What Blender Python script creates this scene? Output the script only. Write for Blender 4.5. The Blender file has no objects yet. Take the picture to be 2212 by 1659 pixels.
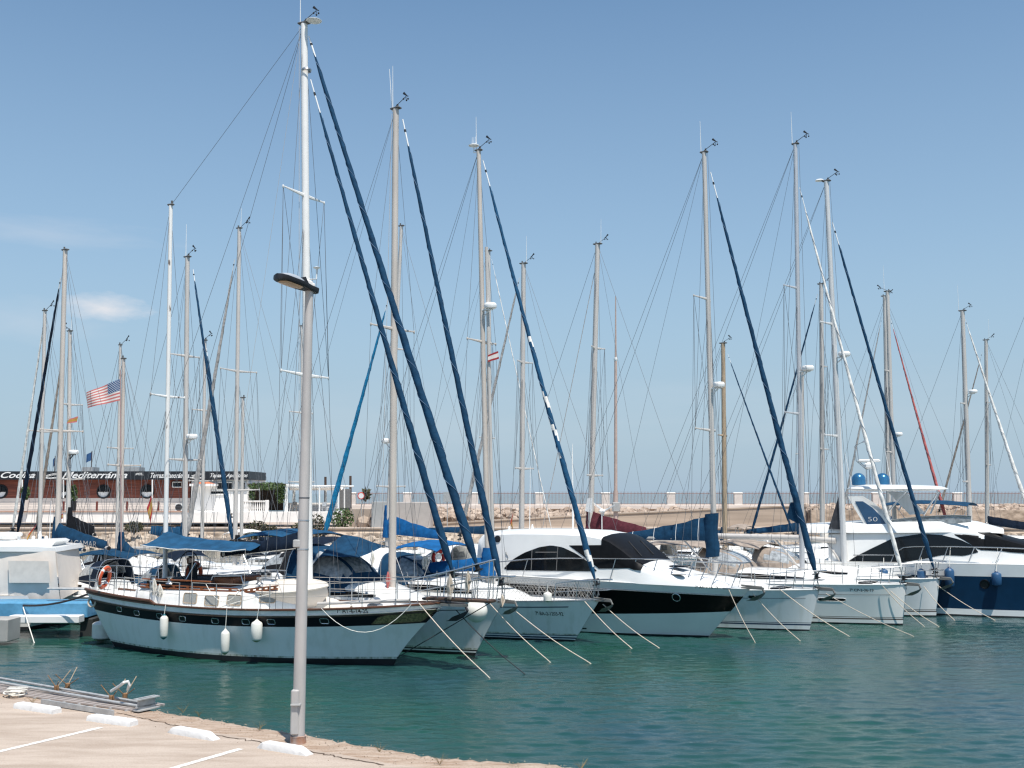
import bpy, math, random
import numpy as np
from mathutils import Vector, Matrix
rnd = random.Random(7)
S = bpy.context.scene
COL = S.collection
R = math.radians
# ---------------------------------------------------------------- camera model (pixels of a 2212 x 1659 view)
F, CU, CV, CAMH, HOR = 2400.0, 1106.0, 829.5, 5.0, 1066.0
PITCH = math.atan((HOR - CV) / F)
CAM = Vector((0, 0, CAMH))
def ray(u, v):
    a, b = (u - CU) / F, (CV - v) / F
    c, s = math.cos(PITCH), math.sin(PITCH)
    return Vector((a, c - b * s, s + b * c))
def P(u, v, Y):
    d = ray(u, v); return CAM + d * (Y / d.y)
def PZ(u, v, z):
    d = ray(u, v); return CAM + d * ((z - CAMH) / d.z)
# ---------------------------------------------------------------- mesh collector
class MB:
    def __init__(s): s.v = []; s.f = []; s.m = []
    def add(s, vs, fs, mi=0):
        o = len(s.v); s.v += [tuple(v) for v in vs]
        for f in fs: s.f.append(tuple(i + o for i in f)); s.m.append(mi)
    def box(s, c, d, mi=0, rz=0, bev=0, M=None):
        x, y, z = (k / 2 for k in d)
        if bev:
            b = min(bev, x * .9, y * .9, z * .9); vs = []
            rings = [(z, b), (z - b, 0), (-z + b, 0), (-z, b)]
            for zz, i in rings:
                X, Y = x - i, y - i
                vs += [(X - b, -Y, zz), (X, -Y + b, zz), (X, Y - b, zz), (X - b, Y, zz), (-X + b, Y, zz), (-X, Y - b, zz), (-X, -Y + b, zz), (-X + b, -Y, zz)]
            fs = [tuple(range(8)), tuple(range(31, 23, -1))]
            for r in range(3):
                for k in range(8): fs.append((r * 8 + k, (r + 1) * 8 + k, (r + 1) * 8 + (k + 1) % 8, r * 8 + (k + 1) % 8))
        else:
            vs = [(-x, -y, -z), (x, -y, -z), (x, y, -z), (-x, y, -z), (-x, -y, z), (x, -y, z), (x, y, z), (-x, y, z)]
            fs = [(3, 2, 1, 0), (4, 5, 6, 7), (0, 1, 5, 4), (1, 2, 6, 5), (2, 3, 7, 6), (3, 0, 4, 7)]
        m = Matrix.Translation(Vector(c)) @ (M if M else Matrix.Rotation(rz, 4, 'Z'))
        s.add([m @ Vector(v) for v in vs], fs, mi)
    def tube(s, pts, r, n=6, mi=0, cap=True, flat=1.0):
        pts = [Vector(p) for p in pts]; k = len(pts)
        rs = r if isinstance(r, (list, tuple)) else [r] * k
        vs = []; prev = None
        for i, p in enumerate(pts):
            t = (pts[min(i + 1, k - 1)] - pts[max(i - 1, 0)])
            t = t.normalized() if t.length > 1e-9 else Vector((0, 0, 1))
            if prev is None:
                ref = Vector((0, 1, 0)) if abs(t.y) < .8 else Vector((1, 0, 0))
                a = t.cross(ref).normalized()
            else:
                a = prev - t * prev.dot(t); a = a.normalized() if a.length > 1e-6 else prev
            prev = a; b = t.cross(a)
            for j in range(n):
                w = 2 * math.pi * j / n
                vs.append(p + a * (rs[i] * math.cos(w)) + b * (rs[i] * flat * math.sin(w)))
        fs = []
        for i in range(k - 1):
            for j in range(n):
                fs.append((i * n + j, i * n + (j + 1) % n, (i + 1) * n + (j + 1) % n, (i + 1) * n + j))
        if cap: fs += [tuple(range(n - 1, -1, -1)), tuple(range((k - 1) * n, k * n))]
        s.add(vs, fs, mi)
    def grid(s, g, mi=0, closed=False, mat=None):      # g[i][j] points
        a, b = len(g), len(g[0]); o = len(s.v)
        s.v += [tuple(p) for r_ in g for p in r_]
        for i in range(a - 1):
            for j in range(b if closed else b - 1):
                j2 = (j + 1) % b
                s.f.append((o + i * b + j, o + i * b + j2, o + (i + 1) * b + j2, o + (i + 1) * b + j))
                s.m.append(mat(i, j) if mat else mi)
    def lathe(s, prof, c=(0, 0, 0), n=16, mi=0, M=None):   # prof: (r, z)
        m = Matrix.Translation(Vector(c)) @ (M if M else Matrix())
        g = [[m @ Vector((r * math.cos(2 * math.pi * j / n), r * math.sin(2 * math.pi * j / n), z)) for j in range(n)] for r, z in prof]
        s.grid(g, mi, True)
    def torus(s, c, R_, r, M=None, n=24, k=8, mi=0, matf=None, sq=1.0):
        m = Matrix.Translation(Vector(c)) @ (M if M else Matrix())
        g = []
        for i in range(n + 1):
            a = 2 * math.pi * i / n
            g.append([m @ Vector(((R_ + r * math.cos(2 * math.pi * j / k)) * math.cos(a), (R_ + r * math.cos(2 * math.pi * j / k)) * math.sin(a), sq * r * math.sin(2 * math.pi * j / k))) for j in range(k)])
        s.grid(g, mi, True, matf)
    def prism(s, poly, z0, z1, M=None, mi=0):          # poly (x,y), extruded along z
        m = M if M else Matrix(); n = len(poly)
        vs = [m @ Vector((x, y, z0)) for x, y in poly] + [m @ Vector((x, y, z1)) for x, y in poly]
        fs = [tuple(range(n - 1, -1, -1)), tuple(range(n, 2 * n))] + [(i, (i + 1) % n, n + (i + 1) % n, n + i) for i in range(n)]
        s.add(vs, fs, mi)
    def build(s, name, mats, parent=None, smooth=True, angle=40):
        me = bpy.data.meshes.new(name); me.from_pydata(s.v, [], s.f); 
        mats = mats if isinstance(mats, (list, tuple)) else [mats]
        for m in mats: me.materials.append(m)
        if len(mats) > 1: me.polygons.foreach_set('material_index', s.m)
        if smooth:
            me.polygons.foreach_set('use_smooth', [True] * len(me.polygons))
            try: me.set_sharp_from_angle(angle=R(angle))
            except Exception: pass
        me.update()
        o = bpy.data.objects.new(name, me); COL.objects.link(o)
        if parent: o.parent = parent
        return o
def tag(o, label=None, cat=None, group=None, kind=None):
    if label: o['label'] = label
    if cat: o['category'] = cat
    if group: o['group'] = group
    if kind: o['kind'] = kind
    return o
def empty(name, loc, rz=0, label=None, cat=None, group=None):
    o = bpy.data.objects.new(name, None); COL.objects.link(o); o.empty_display_size = .2
    o.location = loc; o.rotation_euler = (0, 0, rz)
    return tag(o, label, cat, group)
def lerp(a, b, t): return a + (b - a) * t
def interp(x, xs, ys): return float(np.interp(x, xs, ys))
# ---------------------------------------------------------------- materials
def M(name, col, rough=.5, metal=0., var=.08, scale=2., bump=0., bscale=30., coat=0., spec=.5, stretch=(1, 1, 1), col2=None, contrast=(.35, .65), trans=0., det=4.):
    m = bpy.data.materials.new(name); m.use_nodes = True; nt = m.node_tree; N = nt.nodes; L = nt.links
    b = N['Principled BSDF']; b.inputs['Roughness'].default_value = rough; b.inputs['Metallic'].default_value = metal
    b.inputs['Specular IOR Level'].default_value = spec; b.inputs['Coat Weight'].default_value = coat
    if trans: b.inputs['Transmission Weight'].default_value = trans
    tc = N.new('ShaderNodeTexCoord'); mp = N.new('ShaderNodeMapping'); mp.inputs['Scale'].default_value = stretch
    L.new(tc.outputs['Object'], mp.inputs['Vector'])
    if var or col2:
        nz = N.new('ShaderNodeTexNoise'); nz.inputs['Scale'].default_value = scale; nz.inputs['Detail'].default_value = det
        L.new(mp.outputs[0], nz.inputs['Vector'])
        rp = N.new('ShaderNodeValToRGB'); L.new(nz.outputs['Fac'], rp.inputs['Fac'])
        rp.color_ramp.elements[0].position, rp.color_ramp.elements[1].position = contrast
        c2 = col2 if col2 else tuple(min(1, c * (1 + var)) for c in col)
        c1 = col if col2 else tuple(c * (1 - var) for c in col)
        rp.color_ramp.elements[0].color = (*c1, 1); rp.color_ramp.elements[1].color = (*c2, 1)
        L.new(rp.outputs[0], b.inputs['Base Color'])
    else: b.inputs['Base Color'].default_value = (*col, 1)
    if bump:
        n2 = N.new('ShaderNodeTexNoise'); n2.inputs['Scale'].default_value = bscale; n2.inputs['Detail'].default_value = 5
        L.new(mp.outputs[0], n2.inputs['Vector'])
        bp = N.new('ShaderNodeBump'); bp.inputs['Strength'].default_value = bump; bp.inputs['Distance'].default_value = .05
        L.new(n2.outputs['Fac'], bp.inputs['Height']); L.new(bp.outputs[0], b.inputs['Normal'])
    return m
def cloth(name, c, **k):
    return M(name, c, rough=.85, var=.2, scale=3.5, bump=.45, bscale=5.5, spec=.2, **k)
GEL = M('white gelcoat', (.80, .80, .78), .28, var=.035, scale=1.2, coat=.25)
GELOLD = M('weathered white gelcoat', (.85, .845, .82), .36, col2=(.74, .735, .69), scale=2.6, stretch=(1.6, 1.6, .22), contrast=(.48, .78), bump=.03, bscale=8)
GREYG = M('pale grey gelcoat', (.76, .77, .77), .32, col2=(.62, .63, .60), scale=2.4, stretch=(1.8, 1.8, .2), contrast=(.5, .8))
DECKM = M('non-slip deck', (.74, .73, .69), .7, var=.06, scale=4, bump=.1, bscale=120)
NAVY = M('navy gelcoat', (.005, .006, .010), .42, var=.15, spec=.2)
BLACKG = M('black gloss gelcoat', (.003, .003, .004), .3, var=.1, spec=.16)
BLUEG = M('deep blue gelcoat', (.004, .028, .07), .25, var=.08, spec=.3)
BOOT = M('dark antifouling paint', (.012, .013, .016), .7, var=.2)
BOOTB = M('blue boot stripe paint', (.012, .03, .085), .4)
BOOTBR = M('grey brown boot stripe paint', (.12, .10, .09), .4)
TEAK = M('varnished teak', (.20, .068, .027), .35, var=.25, scale=6, stretch=(.4, 4, 4))
TEAKD = M('weathered dark wood', (.07, .04, .026), .6, var=.35, scale=6, stretch=(.4, 4, 4))
TEAKP = M('pale wood', (.40, .30, .20), .5, var=.18, scale=5, stretch=(3, 3, .4))
CARVED = M('carved gilded board', (.10, .085, .035), .5, var=.2, scale=14, col2=(.30, .24, .11), bump=.6, bscale=25)
ALU = M('mast aluminium', (.54, .51, .475), .5, .08, var=.05, scale=3, stretch=(1, 1, .2))
ALUT = M('tan anodised mast', (.56, .505, .45), .5, .1, var=.07, scale=3, stretch=(1, 1, .2))
ALUW = M('white painted mast', (.80, .79, .76), .4, 0, var=.03)
PEEL = M('peeling white paint', (.78, .77, .74), .5, 0, var=.03, scale=7, col2=(.16, .12, .10), contrast=(.62, .70), stretch=(1, 1, .3))
STEEL = M('stainless steel', (.52, .53, .54), .25, .85, var=.05)
WIRE = M('rigging wire', (.12, .125, .135), .5, .3, var=.1)
WIREL = M('pale rope line', (.42, .40, .37), .8, var=.1)
ROPE = M('mooring rope', (.62, .53, .43), .9, var=.2, scale=30)
ROPEW = M('white rope', (.72, .70, .64), .9, var=.15, scale=30)
ROPED = M('dark rope', (.03, .03, .035), .9, var=.2, scale=30)
NAVYC = cloth('navy canvas', (.007, .042, .092))
NAVYD = cloth('dark navy canvas', (.004, .011, .025))
MIDB = cloth('mid blue canvas', (.012, .066, .14))
BRB = cloth('bright blue canvas', (.006, .092, .26))
TURQ = cloth('turquoise canvas', (.015, .20, .38))
BLKC = cloth('black canvas', (.008, .009, .012))
TAUPE = cloth('taupe canvas', (.30, .25, .21))
CREAM = M('cream canvas', (.66, .61, .54), .85, var=.05, scale=4, bump=.3, bscale=4, spec=.2)
WHITEC = cloth('white sailcloth', (.74, .72, .68))
GREYC = cloth('grey sailcloth', (.42, .40, .38))
LASH = M('faded blue lashing', (.10, .17, .27), .8, var=.1)
ANCH = M('dull anchor steel', (.17, .17, .16), .6, .3, var=.15)
SCUM = M('waterline scum stain', (.66, .67, .62), .6, col2=(.30, .32, .25), scale=4, stretch=(2, 2, .6), contrast=(.42, .62))
MAROON = cloth('maroon canvas', (.10, .025, .035))
REDF = cloth('faded red canvas', (.46, .13, .12))
CHAR = cloth('charcoal canvas', (.05, .053, .06))
GLASS = M('dark tinted glass', (.006, .007, .008), .1, var=.1, spec=.35)
GLASSB = M('blue tinted glass', (.02, .07, .15), .08, var=.1, coat=.4)
MESHC = M('black window mesh cover', (.007, .0075, .009), .5, var=.2, scale=8, spec=.15)
VINYL = M('clear vinyl window', (.30, .32, .33), .1, var=.35, scale=6)
CURT = M('curtained cabin glass', (.30, .30, .28), .15, var=.12, scale=8, stretch=(8, 8, .5))
BLK = M('black plastic', (.012, .012, .014), .5, var=.1)
RUB = M('grey rubber', (.10, .10, .10), .7)
WPL = M('white plastic', (.80, .80, .78), .35, var=.03)
DOME = M('metallic blue dome', (.05, .20, .38), .22, .55, var=.04)
FENDW = M('white fender vinyl', (.76, .74, .67), .45, var=.06, scale=5)
FENDG = M('dull green vinyl', (.30, .33, .22), .6, var=.2, scale=9)  # dull green, darker than the white body, for fender ends
FENDB = M('blue fender vinyl', (.022, .085, .19), .45, var=.06)
TEALP = M('teal fender end', (.01, .13, .17), .5)
ORANGE = M('orange lifebuoy', (.62, .10, .035), .5, var=.1, scale=6)
REDP = M('red plastic', (.60, .03, .02), .45)
GALV = M('galvanised steel', (.46, .46, .45), .5, .3, var=.12, scale=9)
RUST = M('rusty steel', (.24, .13, .06), .85, var=.3, scale=20)
LIGHTB = M('light blue paint', (.085, .27, .44), .55, var=.1, scale=5, bump=.15, bscale=20)
INK = M('black lettering', (.015, .015, .02), .5, var=0)
INKG = M('grey lettering', (.16, .155, .15), .5, var=0)
INKW = M('white lettering', (.80, .80, .78), .5, var=0)
FR = M('red flag cloth', (.34, .025, .03), .8, var=.08)
FY = M('yellow flag cloth', (.46, .26, .05), .8, var=.08)
FW = M('white flag cloth', (.72, .68, .64), .8, var=.06)
FRP = M('faded red flag cloth', (.55, .16, .15), .8, var=.06)
FB = M('blue flag cloth', (.03, .10, .24), .8, var=.08)
# ---------------------------------------------------------------- generic shapes
def cylinder_between(name, a, b, r, mat, parent, n=6): 
    mb = MB(); mb.tube([a, b], r, n); return mb.build(name, mat, parent)
def wire(name, pts, parent, r=.0075, mat=None, n=4):
    mb = MB(); mb.tube(pts, r, n); return mb.build(name, mat or WIRE, parent)
def sag_line(a, b, sag, n=12):
    a, b = Vector(a), Vector(b)
    return [a.lerp(b, i / n) + Vector((0, 0, -4 * sag * (i / n) * (1 - i / n))) for i in range(n + 1)]
def text_verts(body, size, shear=0., sx=1.0, bold=0.):
    cu = bpy.data.curves.new('lettering', 'FONT'); cu.body = body; cu.size = size; cu.shear = shear; cu.align_x = 'CENTER'; cu.align_y = 'CENTER'
    cu.offset = bold; cu.resolution_u = 3
    o = bpy.data.objects.new('lettering', cu); COL.objects.link(o)
    bpy.context.view_layer.update()
    me = bpy.data.meshes.new_from_object(o.evaluated_get(bpy.context.evaluated_depsgraph_get()))
    vs = [(v.co.x * sx, v.co.y) for v in me.vertices]; fs = [tuple(p.vertices) for p in me.polygons]
    bpy.data.objects.remove(o); bpy.data.curves.remove(cu); bpy.data.meshes.remove(me)
    return vs, fs
def text_obj(name, body, size, fmap, mat, parent, shear=0., sx=1.0, bold=0.):
    vs, fs = text_verts(body, size, shear, sx, bold)
    mb = MB(); mb.add([fmap(x, y) for x, y in vs], fs); return mb.build(name, mat, parent, smooth=False)
WAVE, WCOL, WBUMP = .036, (.014, .058, .051), .12
SUN_EL, SUN_AZ, SUNE, SKYS = 66, 154, 4.0, .085
AIR, DUSTD, OZ, SAT, CLOUDC = 1.0, .35, 1.6, 1.0, (7.0, 6.9, 7.1)
TINT, HZ, HAZEC = (1.01, 1.18, 1.19), .95, (3.2, 4.25, 5.35)
EXPO = 0.5
# ---------------------------------------------------------------- boats
class Hull:
    def __init__(s, L, xb, xs, beam, zs, ws=.75, tm=.42, pb=.8, kw=.86, fl=1.15, pbx=1., psx=1.):
        s.L, s.xb, s.xs, s.B, s.zs3, s.ws, s.tm, s.pb, s.kw, s.fl, s.pbx, s.psx = L, xb, xs, beam / 2, zs, ws, tm, pb, kw, fl, pbx, psx
    def plan(s, t, pb, ws):
        if t < s.tm: return ws + (1 - ws) * math.sin(math.pi / 2 * t / s.tm) ** .9
        return max(0., math.cos(math.pi / 2 * (t - s.tm) / (1 - s.tm))) ** pb
    def bd(s, t): return s.B * s.plan(t, s.pb, s.ws)
    def bw(s, t): return s.B * s.kw * s.plan(t, s.pb * 1.45, s.ws * .72)
    def z(s, t):
        a, m, b = s.zs3; 
        c = (a * (t - .4) * (t - 1) / .4 + m * t * (t - 1) / (.4 * -.6) + b * t * (t - .4) / .6)
        return c
    def pt(s, t, k, side=-1):
        kk = max(k, 0)
        x0 = -s.L / 2 - s.xs * kk ** s.psx; x1 = s.L / 2 + s.xb * kk ** s.pbx
        y = s.bw(t) + (s.bd(t) - s.bw(t)) * kk ** s.fl
        z = k * s.z(t)
        if k < 0: y *= (1 + .5 * k / .35); z = k
        return Vector((lerp(x0, x1, t), side * max(y, .012), z))
    def tk(s, x, z):
        t = .5
        for _ in range(8):
            k = min(max(z / s.z(t), 0), 1.05)
            x0 = -s.L / 2 - s.xs * k ** s.psx; x1 = s.L / 2 + s.xb * k ** s.pbx
            t = min(max((x - x0) / (x1 - x0), 0), 1)
        return t, min(max(z / s.z(t), 0), 1.05)
    def y(s, x, z):
        t, k = s.tk(x, z); return -s.pt(t, k).y
    def top(s, t, side=-1, inset=0., up=0.):
        p = s.pt(t, 1, side); p.y = side * max(abs(p.y) - inset, 0.01); p.z += up; return p
def kv(k, t): return lerp(k[0], k[1], t ** 3) if isinstance(k, tuple) else k
class Boat:
    def __init__(s, name, label, cat, pos, th, group=None):
        s.th = R(th); s.root = empty(name, (pos[0], pos[1], 0), s.th, label, cat, group)
        s.o = Vector((pos[0], pos[1], 0)); s.h = Vector((math.cos(s.th), math.sin(s.th), 0)); s.p = Vector((-math.sin(s.th), math.cos(s.th), 0))
    def loc(s, u, v, y=0.):
        d = ray(u, v); t = ((s.o - CAM).dot(s.p) + y) / d.dot(s.p); q = CAM + d * t - s.o
        return Vector((q.dot(s.h), y, q.z))
    def world(s, q): return s.o + s.h * q[0] + s.p * q[1] + Vector((0, 0, q[2]))
    def depth(s, q): return s.world(q).y
    def px(s, w, q): return w / F * s.depth(q)          # size in metres of w pixels at local point q
    def part(s, name, mb, mats, parent=None, **k): return mb.build(name, mats, parent or s.root, **k)
    # hull -------------------------------------------------
    def hull(s, H, levels, mats, deckmat=None, drop=.03, rail=None, railr=.035, nt=44, deck=True):
        s.H = H; ts = [i / nt for i in range(nt + 1)]; ks = [l[0] for l in levels]; ms = [l[1] for l in levels]
        mb = MB()
        for side in (-1, 1):
            mb.grid([[H.pt(t, kv(k, t), side) for k in ks] for t in ts], mat=lambda i, j: ms[j])
        g = [H.pt(0, kv(k, 0), -1) for k in ks] + [H.pt(0, kv(k, 0), 1) for k in reversed(ks)]
        n = len(ks); o = len(mb.v); mb.v += [tuple(p) for p in g]
        for j in range(n - 1): mb.f.append((o + j, o + j + 1, o + 2 * n - 2 - j, o + 2 * n - 1 - j)); mb.m.append(ms[j])
        h = s.part('hull', mb, mats, angle=50)
        if deck:
            mb = MB(); g = []
            for t in ts:
                a = H.top(t, -1); w = abs(a.y); g.append([(a.x, w * q, a.z - drop + .06 * (1 - q * q) * w / H.B) for q in (-.99, -.6, -.25, 0, .25, .6, .99)])
            mb.grid(g); s.deck = s.part('deck', mb, deckmat or DECKM)
        if rail:
            for side in (-1, 1):
                mb = MB(); mb.tube([H.top(t, side, up=.005) for t in ts], railr, 6); s.part('toe_rail', mb, rail)
        return h
    def deckz(s, x): t, k = s.H.tk(x, 1.2); return s.H.z(t)
    # rig --------------------------------------------------
    def mast(s, base, top, w, mat, spreaders=(), wind=True, whip=0, lead=0, shrouds=True, cap=None, radar=None, flat=.75, chain=-.35, wr=.0075):
        base, top = Vector(base), Vector(top); ax = top - base; n = 10
        mb = MB(); r = w / 2
        prof = [r * (1 - .02 * i) for i in range(10)]
        mb.tube([base.lerp(top, i / 9) for i in range(10)], prof, 12, flat=1)
        m = s.part('mast', mb, mat); s.mastobj = m
        mb = MB(); mb.box(top + Vector((0, 0, .03)), (w * 1.5, w * .8, .06), bev=.02); mb.tube([top + Vector((w * .3, 0, 0)), top + Vector((w * .3, 0, .16))], .035, 8); s.part('masthead_fitting', mb, RUB, m)
        at = lambda f: base + ax * f
        tips = []
        for f, sp, up, sw in spreaders:
            c = at(f); tt = []
            for side in (-1, 1):
                e = c + Vector((-sw, side * sp, up)); tt.append(e)
                mb = MB(); mb.tube([c, e], [w * .2 + .015, .022], 6, flat=.6); mb.lathe([(0, .05), (.03, .03), (.035, 0), (.025, -.06), (0, -.08)], e, 6); s.part('spreader', mb, cap or mat, m)
            tips.append(tt)
        if shrouds:
            for si, side in enumerate((-1, 1)):
                t, k = s.H.tk(base.x + chain, 1.2); cp = s.H.top(t, side, .06)
                pts = [top - Vector((0, 0, .1))] + [tips[i][si] for i in range(len(tips))] + [cp]
                wire('shroud', pts, s.root, wr)
                for i, (f, *_) in enumerate(spreaders):
                    nxt = tips[i + 1][si] if i + 1 < len(tips) else cp + Vector((.25, 0, 0))
                    wire('shroud', [at(f - .012), nxt], s.root, wr)
                if tips: wire('shroud', [at(spreaders[-1][0] - .014), cp + Vector((-.55, 0, 0))], s.root, wr)
        if whip:
            mb = MB(); q = top + Vector((-w * .7, .05, .05)); mb.tube([q, q + Vector((-.02, 0, whip))], [.016, .007], 5); s.part('whip_antenna', mb, WPL, m)
        if wind:
            sg = 1 if wind is True else wind
            mb = MB(); q = top + Vector((0, -.05, .06)); e = q + Vector((sg * .5, 0, .28)); mb.tube([q, e], .012, 5)
            mb.tube([e + Vector((-.12, 0, .14)), e + Vector((.05, 0, .0)), e + Vector((.1, 0, -.02))], [.05, .018, .02], 5, flat=.3)
            for a in range(3): mb.lathe([(0, .035), (.035, 0), (.02, -.035), (0, -.03)], e + Vector((.09 * math.cos(a * 2.1), .09 * math.sin(a * 2.1), -.1)), 6)
            mb.tube([e, e + Vector((0, 0, -.1))], .012, 5); s.part('wind_vane', mb, BLK, m)
        if radar:
            f, dirx, dia, rm = radar; c = at(f); q = c + Vector((dirx * (dia * .5 + w * .6), 0, .1))
            mb = MB(); mb.lathe([(0, .2), (dia * .40, .19), (dia * .48, .15), (dia * .5, .08), (dia * .47, .01), (dia * .36, -.02), (0, -.02)], q, 24); rd = s.part('radar_dome', mb, WPL, m)
            mb = MB(); mb.tube([c + Vector((0, 0, -.25)), q + Vector((0, 0, -.03))], .03, 6); mb.box(q + Vector((-dirx * .12, 0, -.05)), (dia * .8, .16, .04)); s.part('radar_bracket', mb, rm or BLK, m)
        s.mtop, s.mbase = top, base
        return m
    def furl(s, top, bot, r0, r1, mat, tw=9, sag=.01, bare=.06, drum=True, patches=None, wrap=None):
        top, bot = Vector(top), Vector(bot); d = bot - top; L = d.length; n = max(24, int(L / .22))
        ax = d.normalized(); a = ax.cross(Vector((0, 1, 0))).normalized(); b = ax.cross(a)
        g = []; k = 10; ph0 = rnd.random() * 6
        for i in range(n + 1):
            t = bare + (1 - bare) * i / n; c = top + d * t + Vector((0, 0, -1)) * (sag * L * 4 * t * (1 - t))
            r = lerp(r0, r1, min(1, (t - bare) / .8)) * min(1, .45 + (t - bare) * 12) * (1 if t < .965 else lerp(1, .35, (t - .965) / .035))
            r *= 1 + .05 * math.sin(t * 40 + ph0) + .03 * math.sin(t * 97)
            ring = []
            for j in range(k):
                w = 2 * math.pi * j / k; ph = (w / (2 * math.pi) + t * L / (12 * (r0 + r1) / 2 + .1) * 1.) % 1
                rr = r * (.92 + .15 * ph); ring.append(c + a * (rr * math.cos(w)) + b * (rr * math.sin(w)))
            g.append(ring)
        mats = [mat, patches[0]] if patches else mat
        mf = None
        if patches:
            def mf(i, j):
                t = bare + (1 - bare) * i / n
                ph = (j / k + t * L / 1.15) % 1
                return 1 if any(a0 < t < a1 for a0, a1 in patches[1]) and ph < .36 else 0
        mb = MB(); mb.grid(g, 0, True, mf); mb.f.append(tuple(len(mb.v) - k + j for j in range(k))); mb.m.append(0)
        o = s.part('furled_sail', mb, mats)
        # spiral lashing line
        mb = MB(); pts = []
        nn = int(L / .12)
        for i in range(nn):
            t = bare + .02 + (.96 - bare - .02) * i / nn; c = top + d * t + Vector((0, 0, -1)) * (sag * L * 4 * t * (1 - t))
            r = lerp(r0, r1, min(1, (t - bare) / .8)) * 1.06; w = -t * L * 2 * math.pi / 1.3
            pts.append(c + a * (r * math.cos(w)) + b * (r * math.sin(w)))
        mb.tube(pts, .008, 4); s.part('lashing_line', mb, wrap or LASH, o)
        mb = MB(); mb.tube([top, top + d * (bare * .45)], r0 * .42, 8); mb.tube([top + d * (bare * .45), top + d * bare * .55], r0 * .8, 8, 1); mb.tube([top + d * (bare * .55), top + d * (bare + .01)], r0 * .5, 8); s.part('furler_swivel', mb, [WPL, BLK], o)
        if drum:
            mb = MB(); M3 = ax.to_track_quat('Z', 'Y').to_matrix().to_4x4()
            mb.lathe([(0, 0), (.13, 0), (.14, .04), (.07, .05), (.07, .16), (.14, .17), (.13, .21), (0, .21)], bot, 12, M=M3); s.part('furler_drum', mb, BLK, o)
            wire('forestay', [bot, bot + ax * .55], s.root, .015)
        return o
    def boom(s, fwd, aft, r, mat, cover=None, h=(.55, .15), wdt=.16, covmat=None, ties=5, front=True, tie_mat=None, frontmat=None, n=22, seam=False):
        fwd, aft = Vector(fwd), Vector(aft); d = aft - fwd
        mb = MB(); mb.tube([fwd, aft], r, 10); mb.tube([aft, aft + d.normalized() * .06], r * 1.1, 8, 1); bo = s.part('boom', mb, [mat, BLK])
        if cover:
            g = []; seed = rnd.random() * 9
            for i in range(n + 1):
                t = i / n; c = fwd.lerp(aft, -.0 + t * .97); hh = lerp(h[0], h[1], t ** .75) * (1 + .03 * math.sin(t * 19 + seed) + .02 * math.sin(t * 41)); w = wdt * lerp(1, .65, t) * (1 + .1 * math.sin(t * 31 + seed))
                if i in (0, n): w *= .55
                pr = [(-1.0, -.25), (-1.12, .15), (-.85, .45), (-.45, .8), (-.12, 1.), (.12, 1.), (.45, .8), (.85, .45), (1.12, .15), (1.0, -.25)]
                g.append([c + Vector((0, y * w, z * hh if z > 0 else z * r * 3)) for y, z in pr])
            mb = MB(); mb.grid(g)
            for e in (0, n): mb.f.append(tuple(len(mb.v) - (n + 1 - e) * 10 + j for j in range(10))); mb.m.append(0)
            co = s.part('sail_cover', mb, cover)
            for k in range(ties):
                t = (k + .6) / (ties + .3); i = int(t * n); mb = MB(); mb.tube([Vector(p) + (Vector(p) - g[i][4]).normalized() * .006 for p in g[i]], .011, 4); s.part('tie_strap', mb, tie_mat or cover, co)
            if front:
                mb = MB(); hh = h[0] * (1.35 if front is True else front); gg = []
                for i in range(9):
                    z = lerp(-.25, hh, i / 8); q = i / 8; rr = (wdt * 1.1) * (1 - .45 * q) * (1 + .08 * math.sin(i * 2.3))
                    gg.append([fwd + Vector((rr * 1.25 * math.cos(w) + .02, rr * math.sin(w), z)) for w in [2 * math.pi * j / 10 for j in range(10)]])
                mb.grid(gg, 0, True); mb.f.append(tuple(len(mb.v) - 10 + j for j in range(10))); mb.m.append(0)
                s.part('mast_boot_cover', mb, frontmat or cover)
        return bo
    def trunk(s, secs, mat, name='cabin', camber=.07, parent=None):
        g = []
        for x, w, zb, zt in secs:
            hh = zt - zb; pr = [(-w, zb), (-w * .95, zb + hh * .6), (-w * .91, zt - min(.08, hh * .3)), (-w * .82, zt), (-w * .4, zt + camber * .8), (0, zt + camber)]
            g.append([(x, y, z) for y, z in pr] + [(x, -y, z) for y, z in reversed(pr[:-1])])
        mb = MB(); mb.grid(g); n = len(g[0])
        mb.f.append(tuple(range(n))); mb.m.append(0); mb.f.append(tuple(len(mb.v) - n + j for j in range(n - 1, -1, -1))); mb.m.append(0)
        o = s.part(name, mb, mat, parent, angle=52)
        xs = [q[0] for q in secs]; od = sorted(range(len(xs)), key=lambda i: xs[i]); X = [xs[i] for i in od]
        W = [secs[i][1] for i in od]; ZB = [secs[i][2] for i in od]; ZT = [secs[i][3] for i in od]
        def yf(x, z):
            w, zb, zt = interp(x, X, W), interp(x, X, ZB), interp(x, X, ZT); q = (z - zb) / max(zt - zb, .01)
            return w * (interp(q, [0, .6, .9, 1.], [1, .95, .91, .82]))
        def zf(x, y):
            w, zt = interp(x, X, W), interp(x, X, ZT); q = min(abs(y) / w, .82)
            return zt + camber * (1 - (q / .82) ** 2 if q > .4 else 1 - .2 * q / .4)
        return o, yf, zf
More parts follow.
